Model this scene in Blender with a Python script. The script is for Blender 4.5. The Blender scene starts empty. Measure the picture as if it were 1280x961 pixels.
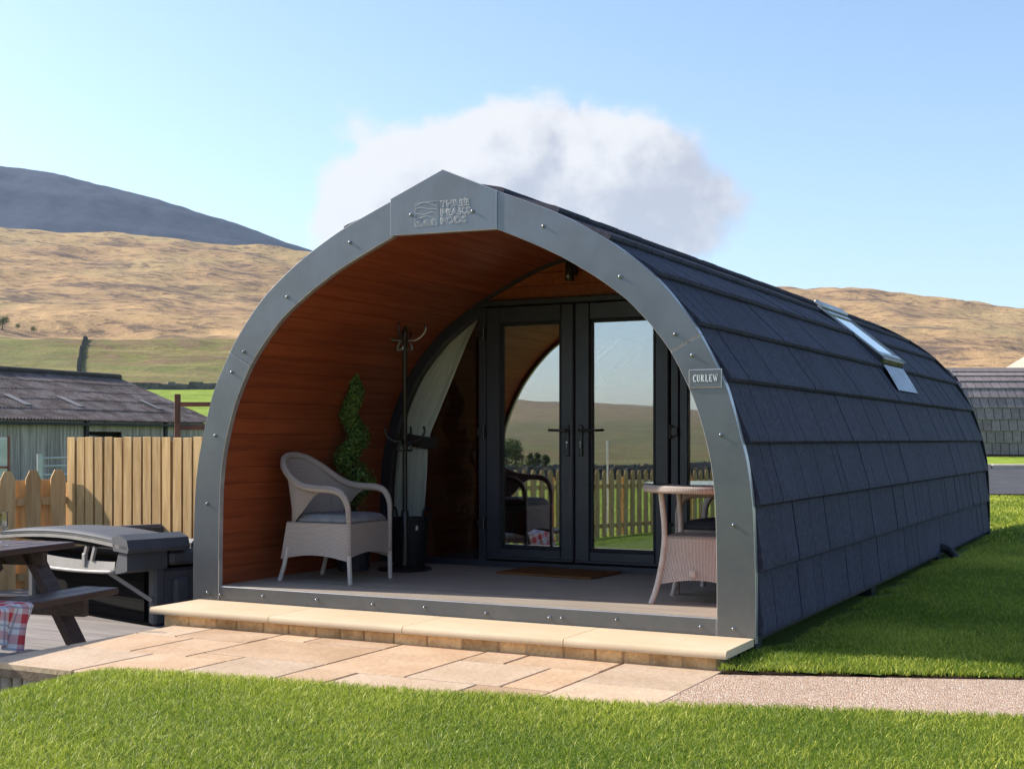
import bpy, bmesh, math, random
import numpy as np
from mathutils import Vector, Matrix
random.seed(7); rng = np.random.default_rng(7)
S = bpy.context.scene
col = S.collection
PI = math.pi
def rad(a): return math.radians(a)

# ------------------------------------------------------------------ camera
F = 1640.4; TH = rad(27.309); C = np.array([4.130, -7.072, 1.1]); Y0 = 549.0
V = np.array([-math.sin(TH), math.cos(TH), 0]); R = np.array([math.cos(TH), math.sin(TH), 0])
cam = bpy.data.cameras.new('camera'); camo = bpy.data.objects.new('camera', cam); col.objects.link(camo)
camo.location = C; camo.rotation_euler = (rad(90), 0, TH)
cam.sensor_width = 36; cam.lens = F / 1280 * 36; cam.shift_y = (Y0 - 480.5) / 1280
cam.clip_start = .05; cam.clip_end = 20000
S.camera = camo
# photo pixel -> point on a plane of the place
def ray(x, y): return V + R * (x - 640) / F + np.array([0, 0, (Y0 - y) / F])
def atz(x, y, z): d = ray(x, y); return C + d * (z - C[2]) / d[2]
def aty(x, y, Y): d = ray(x, y); return C + d * (Y - C[1]) / d[1]
def atd(x, y, D): return C + D * ray(x, y)

# ------------------------------------------------------------------ light
SAZ, SEL = rad(8.5), rad(31)
to_sun = np.array([-math.cos(SAZ) * math.cos(SEL), -math.sin(SAZ) * math.cos(SEL), math.sin(SEL)])
sun = bpy.data.lights.new('sun', 'SUN'); suno = bpy.data.objects.new('sun', sun); col.objects.link(suno)
sun.energy = 3.5; sun.angle = rad(.55); sun.color = (1, .92, .80)
suno.rotation_euler = Vector(to_sun).to_track_quat('Z', 'Y').to_euler()

def nd(nt, typ, ins=None, **at):
    n = nt.nodes.new(typ)
    for k, v in at.items(): setattr(n, k, v)
    for k, v in (ins or {}).items():
        s = n.inputs[k]
        if isinstance(v, bpy.types.NodeSocket): nt.links.new(v, s)
        else: s.default_value = v
    return n
def mth(nt, op, a, b=0.0, c=0.0, clamp=False):
    return nd(nt, 'ShaderNodeMath', {0: a, 1: b, 2: c}, operation=op, use_clamp=clamp).outputs[0]
def mrange(nt, v, a, b, c=0.0, d=1.0, smooth=True):
    return nd(nt, 'ShaderNodeMapRange', {'Value': v, 'From Min': a, 'From Max': b, 'To Min': c, 'To Max': d},
              interpolation_type='SMOOTHSTEP' if smooth else 'LINEAR').outputs[0]
def cmix(nt, f, a, b, bt='MIX'):
    n = nd(nt, 'ShaderNodeMix', data_type='RGBA', blend_type=bt)
    for i, v in ((0, f), (6, a), (7, b)):
        if isinstance(v, bpy.types.NodeSocket): nt.links.new(v, n.inputs[i])
        else: n.inputs[i].default_value = (*v, 1) if isinstance(v, tuple) and len(v) == 3 else v
    return n.outputs[2]

W = bpy.data.worlds.new('World'); S.world = W; W.use_nodes = True
wt = W.node_tree; wt.nodes.clear()
sky = nd(wt, 'ShaderNodeTexSky', sky_type='NISHITA', sun_disc=False, sun_elevation=SEL,
         sun_rotation=math.atan2(to_sun[0], to_sun[1]), altitude=200, air_density=.95, dust_density=1.25, ozone_density=2.3)
def build_clouds():
    d = nd(wt, 'ShaderNodeTexCoord').outputs['Generated']
    f0 = ray(668, 222); f0 = f0 / np.linalg.norm(f0); r0 = R; u0 = np.cross(r0, f0)
    def dot(vec): return nd(wt, 'ShaderNodeVectorMath', {0: d, 1: tuple(vec)}, operation='DOT_PRODUCT').outputs['Value']
    w = mth(wt, 'MAXIMUM', dot(f0), .05)
    u = mth(wt, 'DIVIDE', dot(r0), w); v = mth(wt, 'DIVIDE', dot(u0), w)
    def ell(cu, cv, a, b):
        x = mth(wt, 'DIVIDE', mth(wt, 'SUBTRACT', u, cu), a); y = mth(wt, 'DIVIDE', mth(wt, 'SUBTRACT', v, cv), b)
        r = mth(wt, 'SQRT', mth(wt, 'ADD', mth(wt, 'MULTIPLY', x, x), mth(wt, 'MULTIPLY', y, y)))
        return mth(wt, 'SUBTRACT', 1.0, r)
    body = ell(.010, -.008, .156, .072)
    body = mth(wt, 'MAXIMUM', body, ell(-.080, -.030, .085, .066))
    body = mth(wt, 'MAXIMUM', body, ell(.088, -.020, .090, .052))
    wisp = mth(wt, 'SUBTRACT', ell(-.115, .040, .10, .085), .72)
    body = mth(wt, 'MAXIMUM', body, wisp)
    def dens(off):
        p = nd(wt, 'ShaderNodeVectorMath', {0: d, 1: off}, operation='ADD').outputs[0]
        n1 = nd(wt, 'ShaderNodeTexNoise', {'Vector': p, 'Scale': 15.0, 'Detail': 10.0, 'Roughness': .54, 'Distortion': .1}).outputs['Fac']
        n2 = nd(wt, 'ShaderNodeTexNoise', {'Vector': p, 'Scale': 38.0, 'Detail': 6.0, 'Roughness': .6}).outputs['Fac']
        n = mth(wt, 'ADD', mth(wt, 'MULTIPLY', mth(wt, 'SUBTRACT', n1, .5), 1.55), mth(wt, 'MULTIPLY', mth(wt, 'SUBTRACT', n2, .5), .55))
        return n
    n = dens((0, 0, 0)); ns = dens(tuple(to_sun * .022))
    q = mth(wt, 'ADD', mth(wt, 'MULTIPLY', body, 1.75), n)
    a = mrange(wt, q, .02, .40)
    # scattered fair-weather clouds over the rest of the sky
    z = nd(wt, 'ShaderNodeSeparateXYZ', {0: d}).outputs[2]
    zz = mth(wt, 'ADD', mth(wt, 'MAXIMUM', z, 0.0), .16)
    p = nd(wt, 'ShaderNodeVectorMath', {0: d, 'Scale': mth(wt, 'DIVIDE', 1.0, zz)}, operation='SCALE').outputs[0]
    g = nd(wt, 'ShaderNodeTexNoise', {'Vector': p, 'Scale': .9, 'Detail': 9.0, 'Roughness': .55}).outputs['Fac']
    ga = mth(wt, 'MULTIPLY', mrange(wt, g, .60, .76), .8)
    rest = mrange(wt, dot(V), .80, .62)
    ga = mth(wt, 'MULTIPLY', ga, rest)
    lit = mth(wt, 'ADD', mth(wt, 'SUBTRACT', n, ns), mth(wt, 'ADD', mth(wt, 'MULTIPLY', v, 4.2), mth(wt, 'MULTIPLY', u, -1.9)))
    shade = mrange(wt, mth(wt, 'SUBTRACT', lit, mth(wt, 'MULTIPLY', q, .10)), -.50, .12)
    cc = cmix(wt, shade, (2.15, 2.2, 2.5), (3.85, 3.75, 3.7))
    base = cmix(wt, mth(wt, 'MULTIPLY', ga, .9), sky.outputs[0], (3.4, 3.4, 3.5))
    return cmix(wt, mth(wt, 'MULTIPLY', a, .93), base, cc)
bg = nd(wt, 'ShaderNodeBackground', {'Color': build_clouds(), 'Strength': .098})
wo = nd(wt, 'ShaderNodeOutputWorld', {'Surface': bg.outputs[0]})
S.view_settings.view_transform = 'Standard'; S.view_settings.look = 'None'
S.view_settings.exposure = 1.36; S.view_settings.gamma = 1
S.cycles.max_bounces = 10; S.cycles.transparent_max_bounces = 12; S.cycles.use_denoising = True
S.cycles.caustics_reflective = False; S.cycles.caustics_refractive = False

# ------------------------------------------------------------------ materials
MATS = {}
def newmat(name):
    m = bpy.data.materials.new(name); m.use_nodes = True
    nt = m.node_tree; nt.nodes.clear(); MATS[name] = m
    return m, nt
def lin(c):  # 0-255 sRGB -> linear
    return tuple(((x / 255 / 12.92) if x / 255 <= .04045 else ((x / 255 + .055) / 1.055) ** 2.4) for x in c)
def coords(nt, stretch=(1, 1, 1), kind='Object', rnd=True):
    tc = nd(nt, 'ShaderNodeTexCoord').outputs[kind]
    if rnd:
        oi = nd(nt, 'ShaderNodeObjectInfo').outputs['Random']
        tc = nd(nt, 'ShaderNodeVectorMath', {0: tc, 1: nd(nt, 'ShaderNodeCombineXYZ', {0: mth(nt, 'MULTIPLY', oi, 37.0), 1: mth(nt, 'MULTIPLY', oi, 71.0), 2: mth(nt, 'MULTIPLY', oi, 13.0)}).outputs[0]}, operation='ADD').outputs[0]
    return nd(nt, 'ShaderNodeMapping', {'Vector': tc, 'Scale': stretch}).outputs[0]
def noise(nt, vec, scale, detail=5.0, rough=.55, dist=0.0):
    return nd(nt, 'ShaderNodeTexNoise', {'Vector': vec, 'Scale': scale, 'Detail': detail, 'Roughness': rough, 'Distortion': dist}).outputs['Fac']
def finish(nt, color, rough=.6, bump=None, bstr=.3, bdist=.01, metallic=0.0, spec=.5, **extra):
    ins = {'Base Color': color if isinstance(color, bpy.types.NodeSocket) else (*color, 1), 'Roughness': rough, 'Metallic': metallic, 'Specular IOR Level': spec}
    ins.update(extra)
    if bump is not None:
        ins['Normal'] = nd(nt, 'ShaderNodeBump', {'Height': bump, 'Strength': bstr, 'Distance': bdist}).outputs[0]
    b = nd(nt, 'ShaderNodeBsdfPrincipled', ins)
    nd(nt, 'ShaderNodeOutputMaterial', {'Surface': b.outputs[0]})
    return b
def pmat(name, c1, c2=None, scale=6, stretch=(1, 1, 1), rough=.6, bump=.3, bscale=60, bdist=.004, metallic=0, spec=.5, vary=.12, lo=.35, hi=.65, fine=.12):
    m, nt = newmat(name); c2 = c2 or tuple(x * .7 for x in c1)
    v = coords(nt, stretch)
    n1 = noise(nt, v, scale, 7, .6); n2 = noise(nt, v, bscale, 4, .6)
    c = cmix(nt, mrange(nt, n1, lo, hi), c1, c2)
    oi = nd(nt, 'ShaderNodeObjectInfo').outputs['Random']
    k = mth(nt, 'ADD', mrange(nt, oi, 0, 1, 1 - vary, 1 + vary, False), mth(nt, 'MULTIPLY', mth(nt, 'SUBTRACT', n2, .5), fine * 4))
    c = cmix(nt, 1.0, c, nd(nt, 'ShaderNodeCombineColor', {0: k, 1: k, 2: k}).outputs[0], 'MULTIPLY')
    rr = mth(nt, 'ADD', mth(nt, 'MULTIPLY', mth(nt, 'SUBTRACT', n1, .5), .25), rough, clamp=True)
    finish(nt, c, rr, n2, bump, bdist, metallic, spec)
    return m

pmat('fascia', (.170, .178, .192), (.140, .147, .160), 3, (1, 1, 1), .34, .05, 300, .001, .75, .5, .05, fine=.02)
pmat('fascia_edge', (.55, .55, .56), (.4, .4, .41), 5, (1, 1, 1), .35, .05, 200, .001, .6, .5, .02)
pmat('steel', (.30, .30, .31), (.2, .2, .21), 8, (1, 1, 1), .3, .05, 200, .001, 1, .5, .05)
pmat('frame_grey', (.027, .028, .040), (.021, .022, .032), 4, (1, 1, 1), .38, .06, 400, .0006, 0, .5, .04, fine=.03)
pmat('black_paint', (.012, .012, .013), (.018, .017, .017), 6, (1, 1, 1), .35, .1, 120, .001, 0, .5, .05)
pmat('black_rubber', (.010, .010, .012), (.016, .016, .017), 6, (1, 1, 1), .6, .2, 120, .002, 0, .4, .05)
pmat('lining_wood', (.29, .070, .023), (.19, .041, .0135), 2.2, (14, .55, 14), .45, .2, 8, .0015, 0, .4, .10, .3, .7, .06)
pmat('deck_wood', (.37, .315, .26), (.28, .235, .19), 2.5, (.6, 18, 18), .62, .35, 9, .003, 0, .35, .10)
pmat('fence_wood', (.60, .40, .19), (.44, .26, .105), 2.4, (9, 9, .8), .75, .4, 6, .004, 0, .25, .22, .3, .7, .16)
pmat('fence_wood_low', (.62, .41, .20), (.48, .29, .125), 2.0, (9, 9, .8), .75, .35, 6, .004, 0, .25, .16)
pmat('picnic_wood', (.085, .050, .042), (.060, .034, .030), 2.5, (12, .8, 12), .5, .3, 8, .003, 0, .4, .10)
pmat('grey_boards', (.30, .27, .255), (.22, .195, .185), 2.2, (.7, 14, 14), .8, .35, 8, .004, 0, .25, .12)
pmat('sandstone', (.57, .40, .265), (.47, .31, .19), 3.2, (1, 1, 1), .8, .6, 28, .008, 0, .25, .14, .3, .7, .10)
pmat('sandstone_pale', (.59, .445, .32), (.51, .37, .25), 3.2, (1, 1, 1), .8, .6, 28, .008, 0, .25, .12, .3, .7, .10)
pmat('coping', (.66, .53, .36), (.60, .46, .30), 2.5, (1, 1, 1), .75, .3, 80, .003, 0, .25, .05, .3, .7, .05)
pmat('brick_stone', (.78, .54, .28), (.55, .35, .17), 9, (1, 1, 1), .9, .8, 45, .012, 0, .2, .25, .35, .65, .16)
pmat('grey_stone', (.33, .30, .26), (.22, .20, .18), 7, (1, 1, 1), .9, .8, 40, .012, 0, .2, .2)
pmat('mortar', (.20, .155, .115), (.14, .105, .08), 20, (1, 1, 1), .95, .5, 90, .006, 0, .2, .05)
pmat('shingle', (.046, .047, .080), (.032, .032, .056), 30, (1, 1, 1), .78, .9, 420, .004, 0, .35, .10, .4, .6, .32)
pmat('shingle_far', (.24, .205, .20), (.19, .16, .158), 10, (1, 1, 1), .8, .5, 150, .004, 0, .3, .12)
pmat('tub_grey', (.075, .076, .086), (.062, .063, .070), 5, (1, 1, 1), .62, .1, 150, .001, 0, .5, .05)
pmat('tub_pale', (.30, .28, .265), (.25, .235, .22), 5, (1, 1, 1), .5, .1, 150, .001, 0, .5, .05)  # lighter copy of tub_grey, sunlight on rim and lid edges put into the colour
pmat('tub_black', (.007, .0065, .007), (.010, .009, .009), 5, (1, 8, 1), .9, .2, 60, .002, 0, .1, .05)
pmat('cushion', (.27, .265, .27), (.22, .215, .225), 12, (1, 1, 1), .9, .5, 500, .002, 0, .2, .04)
pmat('cushion_dark', (.06, .062, .072), (.05, .05, .058), 12, (1, 1, 1), .9, .5, 500, .002, 0, .2, .04)
pmat('rattan_pole', (.56, .48, .43), (.47, .40, .355), 30, (1, 1, 1), .55, .4, 160, .002, 0, .4, .04)
pmat('doormat', (.29, .135, .055), (.20, .085, .03), 60, (1, 1, 1), 1, 1, 380, .01, 0, .1, .05, fine=.4)
pmat('roof_sheet', (.21, .175, .17), (.10, .078, .072), 1.6, (1, 1, 1), .9, .6, 14, .04, 0, .2, .10, .35, .62, .35)
pmat('barn_boards', (.52, .44, .38), (.30, .25, .215), 1.2, (9, 9, .5), .85, .4, 20, .01, 0, .2, .15)
pmat('barn_dark', (.012, .011, .010), (.02, .018, .016), 3, (1, 1, 1), .9, .2, 20, .01, 0, .2, .1)
pmat('galvanised', (.46, .48, .50), (.38, .40, .42), 6, (1, 1, 1), .4, .1, 60, .002, .6, .5, .06)
pmat('red_steel', (.22, .065, .05), (.10, .035, .03), 3, (1, 1, 1), .6, .2, 60, .002, .1, .4, .06)
pmat('wall_stone', (.20, .185, .16), (.10, .095, .085), 1.5, (1, 1, 1), .95, .8, 6, .1, 0, .2, .2)
pmat('white_paint', (.78, .78, .76), (.72, .72, .70), 4, (1, 1, 1), .6, .1, 60, .002, 0, .3, .04)
pmat('pale_plaster', (.42, .36, .29), (.36, .31, .25), 2, (1, 1, 1), .8, .1, 60, .002, 0, .3, .04)
pmat('pot_glaze', (.035, .040, .052), (.03, .033, .045), 4, (1, 1, 1), .3, .1, 60, .002, 0, .5, .04)
pmat('bark', (.075, .055, .04), (.045, .035, .028), 8, (6, 6, 1), .9, .7, 30, .02, 0, .2, .1)
pmat('cover', (.60, .57, .50), (.54, .51, .45), 9, (1, 1, 1), .95, .2, 300, .002, 0, .1, .02, fine=.04)
pmat('asphalt', (.075, .072, .078), (.058, .056, .062), 1.5, (1, 1, 1), .85, .5, 60, .01, 0, .3, .03)
pmat('kerb_stone', (.55, .47, .38), (.45, .38, .30), 3, (1, 1, 1), .9, .4, 40, .006, 0, .2, .05)
pmat('steel_blue', (.20, .215, .26), (.17, .18, .22), 5, (1, 1, 1), .3, .05, 100, .001, .8, .5, .03)
pmat('juice', (.85, .42, .02), (.85, .36, .02), 5, (1, 1, 1), .2, .02, 50, .001, 0, .5, .02)
pmat('letters', (.72, .73, .75), (.66, .66, .68), 5, (1, 1, 1), .5, .05, 100, .0005, .2, .5, .02)
pmat('moss_dark', (.10, .085, .075), (.07, .06, .055), 2, (1, 1, 1), .95, .6, 15, .03, 0, .2, .1)

def curtain_mat():
    m, nt = newmat('curtain'); v = coords(nt)
    c = cmix(nt, noise(nt, v, 9, 4), (.93, .90, .86), (.89, .86, .82))
    d = nd(nt, 'ShaderNodeBsdfDiffuse', {'Color': c}); t = nd(nt, 'ShaderNodeBsdfTranslucent', {'Color': c})
    mx = nd(nt, 'ShaderNodeMixShader', {0: .03, 1: d.outputs[0], 2: t.outputs[0]}); nd(nt, 'ShaderNodeOutputMaterial', {'Surface': mx.outputs[0]})
curtain_mat()
def glass_mat(name, refl, tint):
    m, nt = newmat(name)
    fr = nd(nt, 'ShaderNodeLayerWeight', {'Blend': .25}).outputs['Fresnel']
    f = mth(nt, 'ADD', mth(nt, 'MULTIPLY', fr, .9), refl, clamp=True)
    tr = nd(nt, 'ShaderNodeBsdfTransparent', {'Color': (*tint, 1)})
    wv = noise(nt, coords(nt, (1, 1, 1), rnd=True), 2.2, 2, .4)
    bp = nd(nt, 'ShaderNodeBump', {'Height': wv, 'Strength': .012, 'Distance': .01}).outputs[0]
    gl = nd(nt, 'ShaderNodeBsdfGlossy', {'Color': (.93, .96, 1, 1), 'Roughness': 0.0, 'Normal': bp})
    mx = nd(nt, 'ShaderNodeMixShader', {0: f, 1: tr.outputs[0], 2: gl.outputs[0]})
    nd(nt, 'ShaderNodeOutputMaterial', {'Surface': mx.outputs[0]})
    return m
glass_mat('door_glass', .30, (.88, .90, .88))
glass_mat('side_glass', .03, (.94, .95, .93))
glass_mat('roof_glass', .30, (.85, .87, .87))
glass_mat('clear_glass', .04, (.97, .98, .97))

def wicker_mat():
    m, nt = newmat('wicker')
    uv = nd(nt, 'ShaderNodeTexCoord').outputs['UV']
    s = nd(nt, 'ShaderNodeSeparateXYZ', {0: uv})
    U, Vv = s.outputs[0], s.outputs[1]
    cu = mth(nt, 'MULTIPLY', U, 2 * PI / .020); cv = mth(nt, 'MULTIPLY', Vv, 2 * PI / .0095)
    half = mth(nt, 'MULTIPLY', mth(nt, 'FLOOR', mth(nt, 'DIVIDE', Vv, .0095)), PI)
    over = mth(nt, 'SINE', mth(nt, 'ADD', cu, half))
    strand = mth(nt, 'ABSOLUTE', mth(nt, 'SINE', mth(nt, 'MULTIPLY', cv, .5)))
    h = mth(nt, 'MULTIPLY', mth(nt, 'ADD', mth(nt, 'MULTIPLY', over, .22), .7), strand)
    n = noise(nt, nd(nt, 'ShaderNodeMapping', {'Vector': uv, 'Scale': (1, 6, 1)}).outputs[0], 14, 4)
    c = cmix(nt, n, (.68, .575, .515), (.52, .425, .375))
    k = mrange(nt, h, 0, .8, .42, 1.12)
    c = cmix(nt, 1.0, c, nd(nt, 'ShaderNodeCombineColor', {0: k, 1: k, 2: k}).outputs[0], 'MULTIPLY')
    finish(nt, c, .6, h, .9, .006)
wicker_mat()

def tartan_mat():
    m, nt = newmat('tartan')
    uv = nd(nt, 'ShaderNodeSeparateXYZ', {0: nd(nt, 'ShaderNodeTexCoord').outputs['UV']})
    def band(o, w, ph=0.0):
        f = mth(nt, 'FRACT', mth(nt, 'ADD', mth(nt, 'DIVIDE', o, .13), ph))
        return mth(nt, 'LESS_THAN', f, w)
    a = mth(nt, 'ADD', band(uv.outputs[0], .45), band(uv.outputs[1], .45))
    c = cmix(nt, mth(nt, 'MULTIPLY', a, .5), (.74, .70, .70), (.58, .06, .07))
    dk = mth(nt, 'MAXIMUM', band(uv.outputs[0], .10, .35), band(uv.outputs[1], .10, .35))
    c = cmix(nt, mth(nt, 'MULTIPLY', dk, .55), c, (.10, .14, .24))
    finish(nt, c, .9, noise(nt, coords(nt), 300, 2), .3, .001)
tartan_mat()

def leaf_mat(name, c1, c2, trans=.25, spec=.4):
    m, nt = newmat(name)
    t = nd(nt, 'ShaderNodeAttribute', attribute_name='tint').outputs['Fac']
    c = cmix(nt, t, c1, c2)
    p = nd(nt, 'ShaderNodeBsdfPrincipled', {'Base Color': c, 'Roughness': .5, 'Specular IOR Level': spec})
    tl = nd(nt, 'ShaderNodeBsdfTranslucent', {'Color': cmix(nt, .5, c, (.25, .38, .04))})
    mx = nd(nt, 'ShaderNodeMixShader', {0: trans, 1: p.outputs[0], 2: tl.outputs[0]})
    nd(nt, 'ShaderNodeOutputMaterial', {'Surface': mx.outputs[0]})
leaf_mat('blade', (.095, .165, .008), (.66, .66, .10), .36, .3)
leaf_mat('box_leaf', (.028, .07, .014), (.19, .31, .06), .2, .5)
leaf_mat('tree_leaf', (.030, .055, .02), (.055, .09, .03), .2, .3)

def lawn_mat():
    m, nt = newmat('lawn')
    v = coords(nt, (1, 1, 1), rnd=False)
    n1 = noise(nt, v, 1.3, 5); n2 = noise(nt, v, 45, 4, .7)
    c = cmix(nt, mrange(nt, n2, .3, .7), (.055, .085, .014), (.17, .24, .03))
    c = cmix(nt, mrange(nt, n1, .52, .72), c, (.15, .19, .035))
    finish(nt, c, .9, n2, .8, .02, 0, .2)
lawn_mat()
def path_mat():
    m, nt = newmat('resin_gravel')
    v = coords(nt, (1, 1, 1), rnd=False)
    vo = nd(nt, 'ShaderNodeTexVoronoi', {'Vector': v, 'Scale': 130.0})
    hue = nd(nt, 'ShaderNodeSeparateColor', {0: vo.outputs['Color']})
    c = cmix(nt, mrange(nt, hue.outputs[0], .1, .9), (.63, .44, .315), (.40, .255, .175))
    c = cmix(nt, mrange(nt, hue.outputs[1], .75, .9), c, (.70, .60, .49))
    c = cmix(nt, mth(nt, 'MULTIPLY', mrange(nt, hue.outputs[2], .86, .95), .7), c, (.12, .085, .07))
    c = cmix(nt, mth(nt, 'MULTIPLY', mrange(nt, noise(nt, v, 3, 3), .4, .7), .15), c, (.3, .22, .16))
    h = mth(nt, 'SUBTRACT', 1.0, vo.outputs['Distance'])
    finish(nt, c, .75, h, .9, .008, 0, .35)
path_mat()
def terrain_mat():
    m, nt = newmat('moorland')
    v = nd(nt, 'ShaderNodeTexCoord').outputs['Object']
    z = nd(nt, 'ShaderNodeAttribute', attribute_name='zone').outputs['Fac']
    big = noise(nt, v, .006, 6, .6, .4); mid = noise(nt, v, .03, 7, .62, .3); sm = noise(nt, v, .16, 7, .65); fi = noise(nt, v, 1.3, 5, .65)
    moor = cmix(nt, mrange(nt, mid, .36, .64), (.47, .305, .15), (.33, .21, .115))
    moor = cmix(nt, mrange(nt, big, .45, .66), moor, (.43, .32, .155))
    moor = cmix(nt, mth(nt, 'MULTIPLY', mrange(nt, sm, .50, .64), .75), moor, (.16, .105, .065))
    moor = cmix(nt, mth(nt, 'MULTIPLY', mrange(nt, mth(nt, 'ADD', mth(nt, 'MULTIPLY', mid, .6), mth(nt, 'MULTIPLY', sm, .4)), .505, .60), .8), moor, (.135, .095, .075))
    rough = cmix(nt, mrange(nt, sm, .40, .60), (.17, .165, .045), (.20, .13, .072))
    rough = cmix(nt, mth(nt, 'MULTIPLY', mrange(nt, big, .47, .53), .55), rough, (.155, .175, .05))
    rough = cmix(nt, mth(nt, 'MULTIPLY', mrange(nt, mid, .52, .58), .5), rough, (.30, .24, .09))
    rough = cmix(nt, mth(nt, 'MULTIPLY', mrange(nt, fi, .52, .66), .7), rough, (.085, .055, .035))
    field = cmix(nt, mrange(nt, sm, .3, .7), (.20, .28, .035), (.26, .33, .05))
    field = cmix(nt, mth(nt, 'MULTIPLY', mrange(nt, fi, .45, .7), .4), field, (.10, .17, .02))
    zz = mth(nt, 'ADD', z, mth(nt, 'MULTIPLY', mth(nt, 'SUBTRACT', sm, .5), .35))
    c = cmix(nt, mrange(nt, z, .48, .52), field, rough)
    c = cmix(nt, mrange(nt, zz, 1.35, 1.65), c, moor)
    # cloud shadow and distant blue of the far fell, put into its colour
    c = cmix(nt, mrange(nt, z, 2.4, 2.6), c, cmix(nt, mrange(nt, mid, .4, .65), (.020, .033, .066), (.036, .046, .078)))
    h = mth(nt, 'ADD', mth(nt, 'MULTIPLY', mid, 1.0), mth(nt, 'MULTIPLY', sm, .3))
    finish(nt, c, .95, h, .8, 3.5, 0, .1)
terrain_mat()

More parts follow.
